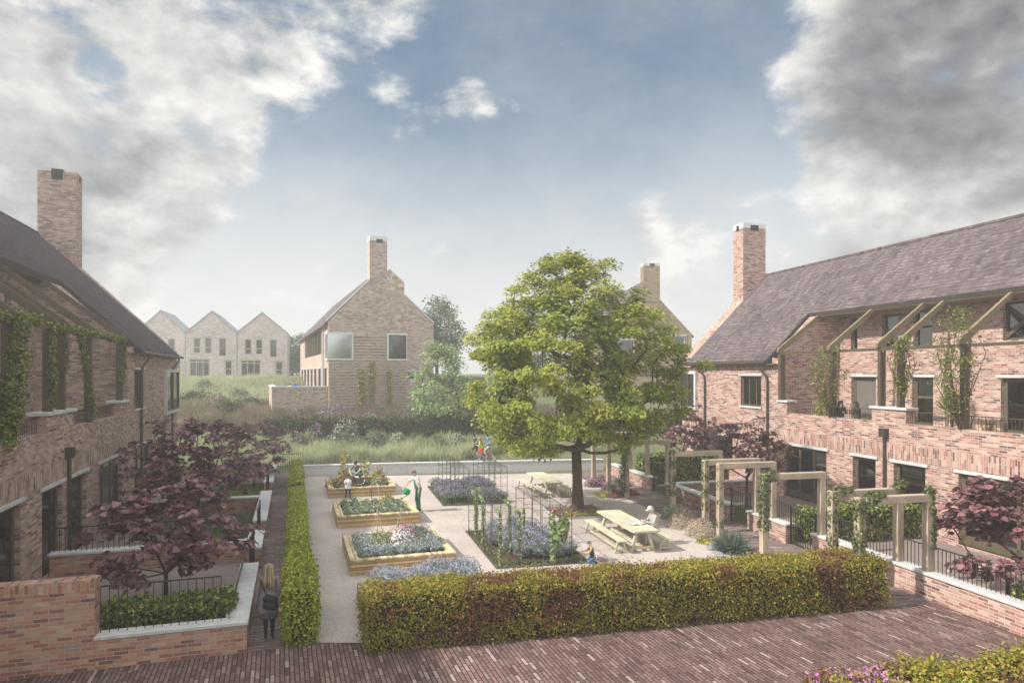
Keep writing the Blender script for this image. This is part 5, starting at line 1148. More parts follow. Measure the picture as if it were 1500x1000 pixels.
# climbers on the two houses
hg = 'climbers on the house terraces'
def HLp(t, z, x=.1): q = FL.w(x, t); return (q.x, q.y, z)
def HRp(t, z, x=.1): q = FR.w(x, t); return (q.x, q.y, z)
tz = 7.28
climber('ivy garland along the terrace beam of the brown house', [HLp(tL(74), tz, 0), HLp(tL(105), tz, 0), HLp(tL(140), tz, 0), HLp(29.9, tz, 0)], 2100, .19, .10, 'ivy', hg)
climber('ivy hanging on the post beside the pier of the brown house', [HLp(tL(77), 7.3, 0), HLp(tL(76), 6.2, 0), HLp(tL(78), 4.9, 0)], 900, .17, .095, 'ivy', hg)
climber('loose ivy strands hanging in the middle bay of the brown house', [HLp(tL(118), 7.3, 0), HLp(tL(124), 6.4, 0), HLp(tL(132), 5.3, 0), HLp(tL(137), 4.4, 0)], 800, .2, .095, 'ivy', hg)
climber('ivy tail on the last post of the brown house terrace', [HLp(29.9, 7.3, 0), HLp(29.9, 6.3, 0), HLp(29.7, 5.5, 0)], 460, .16, .10, 'ivy', hg)
climber('few ivy leaves dangling from the second post of the brown house', [HLp(tL(97), 7.2, 0), HLp(tL(98), 5.9, 0)], 110, .14, .095, 'ivy', hg)
climber('thick ivy column on the brown house post nearest the left edge', [HLp(tL(24), 7.4, -.05), HLp(tL(19), 6.2, -.1), HLp(tL(12), 5.0, -.1), HLp(tL(8), 4.1, 0)], 2300, .36, .10, 'ivy', hg)
climber('ivy garland on the beam at the left edge of the photo', [HLp(tL(-20), tz, 0), HLp(tL(20), tz, 0), HLp(tL(58), tz + .1, 0)], 1000, .2, .10, 'ivy', hg)
climber('grey leaved bush on the brown house terrace at the left edge', [HLp(tL(4), 4.3, .5), HLp(tL(-4), 5.6, .6)], 900, .5, .10, 'greyl', hg)
def bushy(label, t, x, z0, z1, rad, n, seed, mat='ivy'):
    q = FR.w(x, t); root = thing('climbing_shrub', label, 'climber', (q.x, q.y, z0), 0, hg); m = MB(); C = []; D_ = []
    for k in range(seed):
        a = rng.uniform(0, 6.28); rr = rad * rng.uniform(.35, 1); h = (z1 - z0) * rng.uniform(.55, 1)
        pts = [Vector((0, 0, 0)), Vector((math.cos(a) * rr * .35, math.sin(a) * rr * .25, h * .3)), Vector((math.cos(a + .4) * rr, math.sin(a + .4) * rr * .6, h * .65)), Vector((math.cos(a + .9) * rr * .8, math.sin(a + .9) * rr * .6, h)), Vector((math.cos(a + 1.3) * rr * 1.1, math.sin(a + 1.3) * rr * .6, h * 1.02))]
        m.tube(pts, [.022, .016, .012, .008, .004], 5, cap=False)
        for i in range(n // seed):
            f = rng.uniform(.6, 3.99); i0 = int(f); p = pts[i0].lerp(pts[i0 + 1], f - i0); C.append(tuple(p + Vector(rng.normal(size=3)) * .09))
    m.build('stem', M['twig'], root); C = np.array(C); scatter('leaves', C, rdir(len(C), .3), rng.uniform(.06, .125, len(C)), 'leaf', M[mat], root)
bushy('airy climber round the terrace post beside the two seated women', tR(1216), -.05, 4.0, 7.0, .95, 1500, 14)
bushy('slim climber on the dark post right of the brick pier', tR(1316), .2, 4.6, 7.3, .55, 1100, 10)
bushy('largest airy climber of the sunlit terrace, on the post nearest the right edge', tR(1408), -.1, 4.0, 8.0, 1.15, 1900, 16)
p = HRp(tR(1178), 3.45, .9); shrub('potted_bush', 'yellow leaved bush in the corner of the sunlit terrace', p, .62, .55, 1.9, 650, .12, 'yleaf', 'leaf', cat='shrub')
def palm(p, label):
    r = thing('palm', label, 'palm', p); m = MB(); m.tube([(0, 0, 0), (0, 0, 1.0)], [.06, .05], 7); m.build('trunk', M['bark'], r); n = 70
    a = rng.random(n) * 6.283; e = rng.uniform(-.25, 1.3, n); A = np.c_[np.cos(a) * np.cos(e), np.sin(a) * np.cos(e), np.sin(e)]
    scatter('fronds', np.c_[A[:, 0] * .05, A[:, 1] * .05, 1.0 + A[:, 2] * .08], np.c_[-np.cos(a) * np.sin(e), -np.sin(a) * np.sin(e), np.cos(e)], rng.uniform(.55, .85, n), 'strap', M['ivy'], r, axis=A)
palm(HRp(tR(1369), 3.5, .75), 'spiky palm on the sunlit terrace right of the brick pier')
p = HRp(tR(1394), 3.45, .6); shrub('potted_bush', 'silvery bush between the palm and the thick terrace post', p, .5, .45, 1.2, 700, .12, 'silver', 'strap', cat='shrub')
p = HRp(tR(1428), 3.45, .5); shrub('potted_bush', 'variegated yellow bush right of the thick terrace post', p, .5, .4, 1.15, 500, .14, 'yleaf', 'strap', cat='shrub')
# =================== border along the right path ===================
def gp_(u, v): q = G(u, v); return q
flush = [(G(978, 795), 'x')]
for u, v, rx, ry, h, mt, l, fw, nf, sh in ((1000, 772, .95, .7, .95, 'sedum', 'large pinkish ornamental grass mound behind the seated old man', None, 0, 'quad'), (1026, 786, .85, .65, .9, 'sedum', 'rounded fawn grass mound beside the brick path', None, 0, 'quad'), (984, 760, .75, .55, .75, 'silver', 'pale green mound at the head of the border behind the old man', None, 0, 'quad'),
        (1048, 778, .32, .3, .45, 'hdark', 'small dark green shrub between the mounds and the posts', None, 0, 'leaf'), (1050, 799, .55, .4, .35, 'yleaf', 'yellow green low plant at the edge of the gravel', None, 0, 'leaf'), (1030, 795, .3, .25, .25, 'yleaf', 'tiny yellow plant at the corner of the border', None, 0, 'leaf')):
    q = G(u, v); shrub('border_plant', l, (q.x, q.y, .017), rx, ry, h, (9000 if mt in ('sedum', 'silver') else 2600 * rx * rx / .3), .042 if mt in ('sedum', 'silver') else .07, mt, sh, 'plants of the border behind the old man', fw, nf, .05, 'plant', lobes=1 if mt in ('sedum', 'silver') else 4)
q = G(1072, 808); r = thing('blue_grass', 'spiky blue grey grass clump at the front end of the border', 'grass clump', (q.x, q.y, .017)); n = 1500; a = rng.random(n) * 6.283; e = rng.uniform(.15, 1.5, n); A = np.c_[np.cos(a) * np.cos(e), np.sin(a) * np.cos(e), np.sin(e)]
scatter('blades', np.c_[np.cos(a) * .2 * rng.random(n), np.sin(a) * .2 * rng.random(n), np.zeros(n)], rdir(n), rng.uniform(.45, .75, n), 'blade', M['blueg'], r, axis=A)
def rock(p, s, label, rot=0):
    r = thing('rock', label, 'rock', p, rot); me = bpy.data.meshes.new('boulder'); import bmesh
    b = bmesh.new(); bmesh.ops.create_icosphere(b, subdivisions=3, radius=1)
    for v in b.verts:
        d = v.co; k = 1 + .16 * math.sin(3 * d.x + 2 * d.y + p[0]) + .1 * math.sin(7 * d.y + 4 * d.z) + .05 * math.sin(13 * d.x + 9 * d.z); v.co = Vector((d.x * s[0] * k, d.y * s[1] * k, max(-.1, d.z) * s[2] * k))
    b.to_mesh(me); b.free(); me.materials.append(M['rock']); o = bpy.data.objects.new('boulder', me); COL.objects.link(o); o.parent = r
q = G(1044, 805); rock((q.x, q.y, .02), (.2, .15, .24), 'grey striped rock half hidden by the blue grass clump')
q = G(1052, 815); rock((q.x, q.y - .05, .02), (.17, .14, .14), 'smaller grey rock at the very edge of the gravel')
# far border with purple flowers
for u, v, rx, h, mt, fw, nf, l in ((872, 712, .75, .55, 'hdark', 'pink', 260, 'large pink flowering shrub right of the maple trunk'), (893, 718, .7, .5, 'greyl', 'pink', 200, 'pink and grey shrub in the middle of the far border'), (908, 712, .6, .6, 'hdark', None, 0, 'dark rounded shrub by the timber posts'),
        (903, 728, .75, .35, 'redg', None, 0, 'reddish low plants at the front of the far border'), (922, 724, .6, .35, 'redg', 'pink', 60, 'red grass clump at the foot of the ivy clad post'), (885, 728, .5, .3, 'yleaf', None, 0, 'yellow green low plant at the gravel edge of the far border'), (878, 703, .6, .4, 'greyl', 'pink', 120, 'small pink shrub at the back of the far border')):
    q = G(u, v); shrub('border_plant', l, (q.x, q.y, .017), rx, rx * .85, h, 1100 * rx, .09, mt, 'leaf', 'plants of the far border', fw, nf, .08, 'plant')
# tree pit
c = G(845, 752); r = thing('tree_pit', 'square steel edged bed of pink flowers round the maple trunk', 'flower bed', (c.x, c.y + .1, 0), FR.a)
m = MB(); a = 1.15
m.box(-a, a, -a, -a + .04, .0, .09); m.box(-a, a, a - .04, a, .0, .09); m.box(-a, -a + .04, -a + .04, a - .04, 0, .09); m.box(a - .04, a, -a + .04, a - .04, 0, .09); m.build('edging', M['lead'], r)
m = MB(); m.box(-a + .05, a - .05, -a + .05, a - .05, .017, .05); m.build('soil', M['soil'], r)
n = 1500; P = np.c_[rng.uniform(-a + .1, a - .1, n), rng.uniform(-a + .1, a - .1, n), rng.uniform(.05, .16, n)]; P = P[np.hypot(P[:, 0], P[:, 1]) > .26]
scatter('ground_cover', P, rdir(len(P), .8), rng.uniform(.06, .12, len(P)), 'leaf', M['yleaf'], r)['kind'] = 'stuff'; k = rng.random(len(P)) > .88
scatter('blossoms', P[k] + np.array([0, 0, .09]), rdir(int(k.sum()), .8), rng.uniform(.05, .09, int(k.sum())), 'quad', M['pink'], r)
# =================== tables, benches ===================
def table(p, rot, label):
    r = thing('picnic_table', label, 'table', p, rot, 'pale timber tables'); L, w2 = 3.5, .46
    m = MB(); e = .07
    out = [(-w2 + e, -L/2), (w2 - e, -L/2), (w2, -L/2 + e), (w2, L/2 - e), (w2 - e, L/2), (-w2 + e, L/2), (-w2, L/2 - e), (-w2, -L/2 + e)]
    m.prism(out, 'z', .69, .75); m.build('tabletop', M['table'], r, bevel=.008)
    for sy in (-1, 1):
        y = sy * (L / 2 - .34)
        for sx in (-1, 1): m = MB(); m.bar((sx * .17, y, .69), (sx * .40, y, .0), .09, .11, (0, 1, 0)); m.build('leg', M['table'], r)
        m = MB(); m.box(-.33, .33, y - .03, y + .03, .09, .18); m.build('cross_rail', M['table'], r)
        m = MB(); m.box(-.3, .3, y - .035, y + .035, .6, .69); m.build('head_rail', M['table'], r)
    m = MB(); m.box(-.035, .035, -L/2 + .38, L/2 - .38, .1, .17); m.build('stretcher', M['table'], r)
    return r
def bench(p, rot, label):
    r = thing('bench', label, 'bench', p, rot, 'benches beside the timber tables'); L = 3.35
    m = MB(); m.box(-.155, .155, -L/2, L/2, .405, .45); m.build('seat', M['table'], r, bevel=.01)
    for sy in (-1, 1):
        y = sy * (L / 2 - .22)
        for sx in (-1, 1): m = MB(); m.bar((sx * .08, y, .405), (sx * .2, y, 0), .055, .07, (0, 1, 0)); m.build('leg', M['table'], r)
        m = MB(); m.box(-.16, .16, y - .02, y + .02, .07, .12); m.build('cross_rail', M['table'], r)
    m = MB(); m.box(-.035, .035, -L/2 + .24, L/2 - .24, .075, .115); m.build('stretcher', M['table'], r); return r
ta = .226
def tw(c, x, y, z=.0165): return (c[0] + x * math.cos(ta) - y * math.sin(ta), c[1] + x * math.sin(ta) + y * math.cos(ta), z)
c1 = (3.98, 23.9); c2 = (1.57, 33.7)
t1 = table(tw(c1, 0, 0), ta, 'nearest pale timber table, with the newspaper on it'); dup(t1, tw(c2, 0, 0), ta, 'pale timber table with nobody at it, behind the maple trunk')
b1 = bench(tw(c1, -.78, 0), ta, 'empty bench on the toddler side of the nearest table')
for c_, x, l in ((c1, .80, 'bench on which the old man in the cap is sitting'), (c2, -.78, 'left bench of the table behind the maple trunk'), (c2, .80, 'right bench of the table behind the maple trunk')): dup(b1, tw(c_, x, 0), ta, l)
r = thing('newspaper', 'open grey newspaper lying on the nearest table', 'newspaper', tw(c1, .12, -.72, .767), ta + .2)
for sx in (-1, 1):
    m = MB()
    for i in range(6):
        a, b = i / 6 * .26, (i + 1) / 6 * .26; za, zb = .035 * math.sin(a / .26 * 2.6) + .008, .035 * math.sin(b / .26 * 2.6) + .008
        m.face((sx * a, -.2, za), (sx * b, -.2, zb), (sx * b, .2, zb), (sx * a, .2, za))
    m.build('page', M['paper'], r)
# =================== people: one continuous skinned body each ===================
def body(prims, voxel, mats, name, parent=None):
    """prims: (p0, r0, p1, r1, tag). Tapered limbs are fused into one surface; cloth and skin are told apart by the nearest limb."""
    m = MB(); K = 12
    for p0, r0, p1, r1, tg in prims:
        p0 = Vector(p0); p1 = Vector(p1); d = p1 - p0
        if d.length < 1e-4: p1 = p0 + Vector((0, 0, 1e-3)); d = p1 - p0
        u = d.normalized(); pts = []; rs = []
        for k in range(4): a = math.pi / 2 * (1 - k / 4); pts.append(p0 - u * r0 * math.sin(a)); rs.append(max(1e-4, r0 * math.cos(a)))
        pts.append(p0); rs.append(r0); pts.append(p1); rs.append(r1)
        for k in range(1, 5): a = math.pi / 2 * k / 4; pts.append(p1 + u * r1 * math.sin(a)); rs.append(max(1e-4, r1 * math.cos(a)))
        m.tube(pts, rs, K)
    me = bpy.data.meshes.new('tmp'); me.from_pydata(m.v, [], m.f); o = bpy.data.objects.new('tmp', me); COL.objects.link(o)
    md = o.modifiers.new('r', 'REMESH'); md.mode = 'VOXEL'; md.voxel_size = voxel
    sm = o.modifiers.new('s', 'SMOOTH'); sm.factor = .5; sm.iterations = 2
    dg = bpy.context.evaluated_depsgraph_get(); me2 = bpy.data.meshes.new_from_object(o.evaluated_get(dg)); COL.objects.unlink(o); bpy.data.objects.remove(o); bpy.data.meshes.remove(me)
    nf = len(me2.polygons); c = np.empty(nf * 3); me2.polygons.foreach_get('center', c); c = c.reshape(-1, 3); best = np.full(nf, 1e9); mi = np.zeros(nf, int); tags = []
    for p0, r0, p1, r1, tg in prims:
        if tg not in tags: tags.append(tg)
        a = np.array(p0); b = np.array(p1) - a; L2 = max(1e-8, b @ b); t = np.clip((c - a) @ b / L2, 0, 1); dd = np.linalg.norm(c - a - t[:, None] * b, axis=1) - (r0 + (r1 - r0) * t)
        k = dd < best; best[k] = dd[k]; mi[k] = tags.index(tg)
    for tg in tags: me2.materials.append(M[mats[tg]])
    me2.polygons.foreach_set('material_index', mi.astype(np.int32)); me2.polygons.foreach_set('use_smooth', [True] * nf)
    me2.name = name; ob = bpy.data.objects.new(name, me2); COL.objects.link(ob)
    if parent: ob.parent = parent
    return ob
def person(label, loc, rot, H, J=None, mats=None, sleeve='short', leg='long', hair='short', group=None, hairmat='hair_dark', coat=False, cap=None, female=False, voxel=.011, hand=None, look=0.0, group_=None, extras=(), bib=False):
    s = H / 1.75; d = dict(pel=(0,0,.95), che=(0,.02,1.27), nek=(0,.0,1.47), hed=(0,.02,1.62), sl=(-.185,0,1.41), sr=(.185,0,1.41), el=(-.25,-.02,1.13), er=(.25,-.02,1.13), wl=(-.27,.05,.88), wr=(.27,.05,.88),
        hl=(-.095,0,.92), hr=(.095,0,.92), kl=(-.105,.02,.5), kr=(.105,.02,.5), al=(-.105,-.02,.085), ar=(.105,-.02,.085), tl=(-.12,.15,.03), tr=(.12,.15,.03))
    if J: d.update(J)
    V = {k: Vector(v) * s for k, v in d.items()}; w = lambda x: x * s; P = []
    A = lambda a, ra, b, rb, tg: P.append((tuple(V[a] if isinstance(a, str) else a), w(ra), tuple(V[b] if isinstance(b, str) else b), w(rb), tg))
    up = (V['nek'] - V['che']).normalized(); side = (V['sr'] - V['sl']).normalized(); fw = up.cross(side) * -1 if False else side.cross(up) * -1
    fw = up.cross(side); 
    top, bot = 'top', 'bottom'; sk = .9 if female else 1
    # torso as three side by side columns, so it is broad and shallow
    for q in (-1, 0, 1):
        a = V['pel'] + side * w(.065 * q); b = V['che'] + side * w(.075 * q * sk); c = V['nek'] - up * w(.07) + side * w(.095 * q * sk)
        A(a, .105, b, .095 if female else .108, top); A(b, .095 if female else .11, c, .072, top)
        A(a - up * w(.03), .108, a + up * w(.02), .105, bot)
    A('nek', .052, V['hed'] - (V['hed'] - V['nek']) * .3, .050, 'skin'); A(V['nek'] - up * w(.05), .07, 'nek', .052, top)
    hu = (V['hed'] - V['nek']).normalized(); hf = d.get('face'); hf = Vector(hf).normalized() if hf else (fw - hu * fw.dot(hu)).normalized()
    hf = (hf - hu * hf.dot(hu) * .6).normalized(); hs = hf.cross(hu).normalized(); hc = V['hed']
    P.append((tuple(hc + hu * w(.025) - hf * w(.012)), w(.083), tuple(hc + hu * w(.03) + hf * w(.012)), w(.080), 'skin'))
    P.append((tuple(hc - hu * w(.035) + hf * w(.02)), w(.06), tuple(hc - hu * w(.065) + hf * w(.045)), w(.036), 'skin'))
    P.append((tuple(hc + hu * w(.01) + hf * w(.088)), w(.010), tuple(hc - hu * w(.018) + hf * w(.102)), w(.014), 'skin'))
    for q in (-1, 1): P.append((tuple(hc + hs * w(.083 * q) + hu * w(.015)), w(.014), tuple(hc + hs * w(.086 * q) - hu * w(.02)), w(.010), 'skin'))
    for S_, sh, e_, wr_, h, k, an, to in (('l', 'sl', 'el', 'wl', 'hl', 'kl', 'al', 'tl'), ('r', 'sr', 'er', 'wr', 'hr', 'kr', 'ar', 'tr')):
        mid = V[sh].lerp(V[e_], .62)
        if sleeve == 'long': A(sh, .058, e_, .043, top); A(e_, .043, V[e_].lerp(V[wr_], .92), .033, top)
        elif sleeve == 'none': A(sh, .05, e_, .038, 'skin'); A(e_, .038, wr_, .026, 'skin')
        else: A(sh, .062, mid, .056, top); A(mid, .044, e_, .040, 'skin'); A(e_, .040, wr_, .027, 'skin')
        A(V['che'] + up * w(.1) + side * w(.08 * (-1 if S_ == 'l' else 1)), .075, sh, .058, top)
        # hand: palm, four bent fingers, thumb off the side
        dr = (V[wr_] - V[e_]).normalized(); lat = dr.cross(fw).normalized() if abs(dr.dot(fw)) < .9 else side.copy(); pal = dr.cross(lat).normalized(); gp = fw * .25 + dr
        gtag = 'glove' if 'glove' in mats else 'skin'
        for q in (-1, 0, 1): P.append((tuple(V[wr_] + dr * w(.01) + lat * w(.017 * q)), w(.018), tuple(V[wr_] + dr * w(.085) + lat * w(.024 * q)), w(.015), gtag))
        for i, fl_ in enumerate((.062, .074, .07, .055)):
            q = (i - 1.5) * .0185; b0 = V[wr_] + dr * w(.09) + lat * w(q); b1 = b0 + (dr * .9 + pal * .35) * w(fl_ * .55); b2 = b1 + (dr * .5 + pal * .85).normalized() * w(fl_ * .5)
            P.append((tuple(b0), w(.0098), tuple(b1), w(.009), gtag)); P.append((tuple(b1), w(.009), tuple(b2), w(.0078), gtag))
        th = V[wr_] + dr * w(.03) + lat * w(.028) ; t1_ = th + (lat * .8 + dr * .5 + pal * .3).normalized() * w(.035); P.append((tuple(th), w(.012), tuple(t1_), w(.0105), gtag)); P.append((tuple(t1_), w(.0105), tuple(t1_ + (dr * .9 + pal * .4) * w(.028)), w(.009), gtag))
        if leg == 'long': A(h, .092, k, .062, bot); A(k, .062, V[k].lerp(V[an], .92), .048 if not female else .038, bot)
        elif leg == 'short': m2 = V[h].lerp(V[k], .78); A(h, .092, m2, .078, bot); A(m2, .058, k, .052, 'skin'); A(k, .052, V[k].lerp(V[an], .3), .054, 'skin'); A(V[k].lerp(V[an], .3), .054, an, .032, 'skin')
        else: A(h, .088, k, .052, 'tights'); A(k, .052, V[k].lerp(V[an], .3), .053, 'tights'); A(V[k].lerp(V[an], .3), .053, an, .032, 'tights')
        A(an, .04, to, .032, 'shoe'); A(V[an] - (V[to] - V[an]) * .25, .036, V[an].lerp(V[to], .6), .038, 'shoe')
    for e in extras: P.append((tuple(Vector(e[0]) * s), w(e[1]), tuple(Vector(e[2]) * s), w(e[3]), e[4]))
    ob = body(P, voxel * max(.7, s), mats, 'person'); ob.location = loc; ob.rotation_euler = (0, 0, rot); tagp(ob, label, 'person', group)
    # hair
    def hp(a, b, c): return tuple(hc + hu * w(a) + hf * w(b) + hs * w(c))
    Hh = [(hp(.045, -.02, 0), w(.088), hp(.055, .015, 0), w(.082), 'h'), (hp(.0, -.045, 0), w(.07), hp(.03, -.035, 0), w(.08), 'h')]
    if hair == 'long':
        pass
    if hair: body(Hh, (.008 if hair == 'long' else .012) * max(.7, s), {'h': hairmat}, 'hair', ob)
    if hair == 'long':
        f = MB()
        for i_ in range(90):
            a = rng.uniform(-1.75, 1.75); r0 = rng.uniform(.078, .1); Lh = rng.uniform(.20, .34) * (1 if abs(a) < 1.2 else .75)
            def hq(rr, z, sp=1): return tuple(hc + hu * w(z) - hf * w(math.cos(a) * rr + .012) + hs * w(math.sin(a) * rr * sp))
            f.tube([hq(r0 * .55, .12), hq(r0, .06), hq(r0 * 1.06, -.05), hq(r0 * 1.0, -.13, 1.1), hq(r0 * (1.0 + .25 * math.cos(a)), -.14 - Lh * .45, 1.3), hq(r0 * (1.0 + .25 * math.cos(a)), -.13 - Lh, rng.uniform(.9, 1.45))], [w(.010), w(.013), w(.014), w(.013), w(.011), w(.003)], 5)
        f.build('hair_strands', M['strands' if hairmat == 'hair_blonde' else hairmat], ob, smooth=True)
    f = MB()
    for q in (-1, 1): f.tube([hp(.018, .083, .03 * q - .008), hp(.018, .083, .03 * q + .008)], w(.006), 5)
    f.build('eyes', M['black'], ob); f = MB(); f.tube([hp(-.045, .083, -.02), hp(-.047, .087, 0), hp(-.045, .083, .02)], w(.004), 4); f.build('mouth', M['red'] if female else M['skin2'], ob)
    if cap:
        c = MB(); ax = hu; C = [(tuple(hc + hu * w(.06) - hf * w(.01)), w(.093), tuple(hc + hu * w(.065)), w(.093), 'c'), (hp(.06, .07, -.03), w(.016), hp(.045, .155, -.03), w(.010), 'c'), (hp(.06, .07, .03), w(.016), hp(.045, .155, .03), w(.010), 'c'), (hp(.06, .08, 0), w(.016), hp(.045, .165, 0), w(.011), 'c')]
        if cap[1] == 'brim': C += [(hp(.045, .11 * math.cos(a), .11 * math.sin(a)), w(.016), hp(.045, .11 * math.cos(a + .6), .11 * math.sin(a + .6)), w(.016), 'c') for a in np.arange(0, 6.28, .5)]
        body(C, .010 * max(.7, s), {'c': cap[0]}, 'cap', ob)
    return ob, V, s
# blonde woman walking away
q = G(393.5, 937); rot0 = math.radians(17)
ex = [((q1, .0, 1.0), .12, (q1 * 1.3, -.01, .70), .118, 'top') for q1 in (-.08, 0, .08)] + [((q1, -.01, .68), .108, (q1 * 1.05, -.01, .57), .105, 'bottom') for q1 in (-.10, 0, .10)]
wm, V, s = person('woman with long blonde hair in a dark coat walking away on the left brick path', (q.x, q.y, .01), rot0, 1.68, dict(kl=(-.07,.10,.5), al=(-.06,-.08,.13), tl=(-.07,.04,.05), kr=(.08,.06,.5), ar=(.08,.06,.085), tr=(.09,.21,.03), wl=(-.27,.03,.83), wr=(.28,.03,.86), el=(-.25,-.03,1.12), er=(.25,-.03,1.12)),
    dict(top='coat', bottom='skirt', tights='tights', skin='skin', shoe='shoe', glove='skirt'), 'long', 'tights', 'long', hairmat='hair_blonde', female=True, extras=ex, voxel=.010)
body([((-.02, -.16, .95), .095, (.10, -.17, .92), .10, 'b'), ((-.02, -.17, .82), .10, (.11, -.18, .80), .105, 'b')], .012, {'b': 'bagm'}, 'shoulder_bag', wm)
m = MB(); m.tube([(-.2, -.03, 1.42), (-.12, -.13, 1.25), (-.03, -.16, 1.0)], .012, 5); m.build('bag_strap', M['bagm'], wm)
# man with the watering can: faces left and towards us
q = G(613, 749); face = math.radians(118)
wman, V, s = person('grey haired man in green dungarees watering the cabbage bed', (q.x, q.y, .017), face, 1.80, dict(che=(0,.07,1.27), nek=(0,.14,1.46), hed=(0,.21,1.60), sl=(-.19,.10,1.41), sr=(.19,.10,1.41), el=(-.24,.03,1.14), wl=(-.22,.06,.90), er=(.20,.36,1.22), wr=(.10,.55,1.02), face=(0,.8,-.55), kr=(.10,.06,.5), ar=(.11,-.02,.085)),
    dict(top='white_cloth', bottom='green_overall', skin='skin2', shoe='shoe'), 'short', 'long', 'short', hairmat='hair_grey', extras=[((-.05,.115,1.27),.078,(-.04,.05,1.0),.116,'bottom'), ((.05,.115,1.27),.078,(.04,.05,1.0),.116,'bottom'), ((-.075,.0,.98),.105,(-.07,0,.9),.11,'bottom'), ((.075,.0,.98),.105,(.07,0,.9),.11,'bottom')], voxel=.010)
m = MB()
for x in (-.085, .085): m.tube([(x, .165, 1.26), (x * 1.1, .185, 1.38), (x * 1.1, .16, 1.485), (x, .04, 1.46), (x * .5, -.04, 1.2), (x * .4, -.09, 1.02)], .017, 5)
m.build('braces', M['green_overall'], wman)
hand = wman.matrix_basis @ Vector(V['wr']) if False else Matrix.Rotation(face, 4, 'Z') @ Vector(V['wr']) + Vector((q.x, q.y, .017))
r = thing('watering_can', 'bright green watering can tipped over the cabbages by the man in dungarees', 'watering can', (hand.x + .02, hand.y - .02, hand.z - .33), math.radians(0))
m = MB(); m.lathe([(.001, 0), (.115, 0), (.125, .02), (.12, .2), (.105, .23), (.09, .235), (.001, .235)], 18); cb = m.build('can_body', M['can'], r, smooth=True)
m = MB(); m.tube([(-.08, 0, .03), (-.20, 0, .09), (-.30, 0, .22)], [.03, .02, .015], 8); m.build('spout', M['can'], r, smooth=True)
m = MB(); m.lathe([(.001, 0), (.016, 0), (.045, .05), (.001, .055)], 10); ro = m.build('rose', M['dark'], r); ro.location = (-.30, 0, .21); ro.rotation_euler = (0, -.7, 0)
m = MB(); m.tube([(-.06, 0, .22), (-.03, 0, .31), (.05, 0, .33), (.12, 0, .24), (.12, 0, .1)], .011, 6); m.build('handle', M['can'], r)
r.rotation_euler = (math.radians(0), math.radians(-68), math.radians(40)); r.location = (hand.x + .16, hand.y + .02, hand.z - .22)
n = 130; f = rng.random(n); ro_w = Vector((hand.x - .06, hand.y - .1, hand.z - .40))
C = np.c_[ro_w.x - .12 * f + rng.normal(size=n) * .02 * (1 + 3 * f), ro_w.y - .08 * f + rng.normal(size=n) * .02 * (1 + 3 * f), ro_w.z - .02 - .30 * f ** 1.5]; C[:, 2] = np.maximum(C[:, 2], .42)
o = scatter('water_spray', C, rdir(n), rng.uniform(.012, .03, n), 'quad', M['water']); o['kind'] = 'stuff'; o['label'] = 'white water falling from the green can'
# man crouching in the farthest bed
q = bp(1.55, 32.9, .39); fr_ = math.radians(165)
person('man in a grey green t shirt crouching among the plants of the farthest raised bed', q, fr_, 1.78, dict(pel=(0,-.12,.42), che=(0,.10,.70), nek=(0,.22,.86), hed=(0,.30,.98), sl=(-.19,.18,.82), sr=(.19,.18,.82), el=(-.28,.40,.66), wl=(-.12,.58,.50), er=(.30,.38,.62), wr=(.08,.60,.46), hl=(-.1,-.1,.40), hr=(.1,-.1,.40), kl=(-.2,.36,.48), kr=(.22,.34,.44), al=(-.16,.0,.09), ar=(.17,-.02,.09), tl=(-.18,.16,.03), tr=(.2,.15,.03), face=(0,.8,-.6)),
    dict(top='sage', bottom='teal', skin='skin2', shoe='shoe'), 'short', 'long', 'short')
# child in white shirt
q = G(510, 731.5); ch, V, s = person('small child in a white numbered shirt standing at the farthest raised bed', (q.x, q.y - .03, .017), math.radians(-4), 1.13, dict(pel=(0,0,.90), hed=(0,.03,1.60), wr=(.20,.2,1.0), er=(.24,.02,1.14), hl=(-.09,0,.86), hr=(.09,0,.86), sl=(-.18,0,1.36), sr=(.18,0,1.36), kl=(-.13,.0,.46), kr=(.14,.0,.46), al=(-.17,-.02,.085), ar=(.19,-.02,.085), tl=(-.19,.12,.03), tr=(.22,.12,.03)),
    dict(top='white_cloth', bottom='navy', skin='skin', shoe='shoe'), 'short', 'long', 'short', extras=[((-.07,0,1.0),.12,(-.08,0,.86),.125,'top'), ((.07,0,1.0),.12,(.08,0,.86),.125,'top'), ((0,0.02,1.62),.105,(0,.02,1.66),.10,'skin')], voxel=.012)
for o in ch.children:
    if o.name.startswith('hair'): o.scale = (1.14, 1.14, 1.0); o.location = (0, 0, .02)
cu = bpy.data.curves.new('number', 'FONT'); cu.body = '85'; cu.size = .22; cu.align_x = 'CENTER'; cu.extrude = .002; tmp = bpy.data.objects.new('tmp', cu); COL.objects.link(tmp); dg = bpy.context.evaluated_depsgraph_get(); me_ = bpy.data.meshes.new_from_object(tmp.evaluated_get(dg)); bpy.data.objects.remove(tmp); me_.materials.clear(); me_.materials.append(M['black']); nb = bpy.data.objects.new('shirt_number', me_); COL.objects.link(nb); nb.parent = ch
nb.location = (0, -.115, .67); nb.rotation_euler = (math.pi / 2, 0, 0)
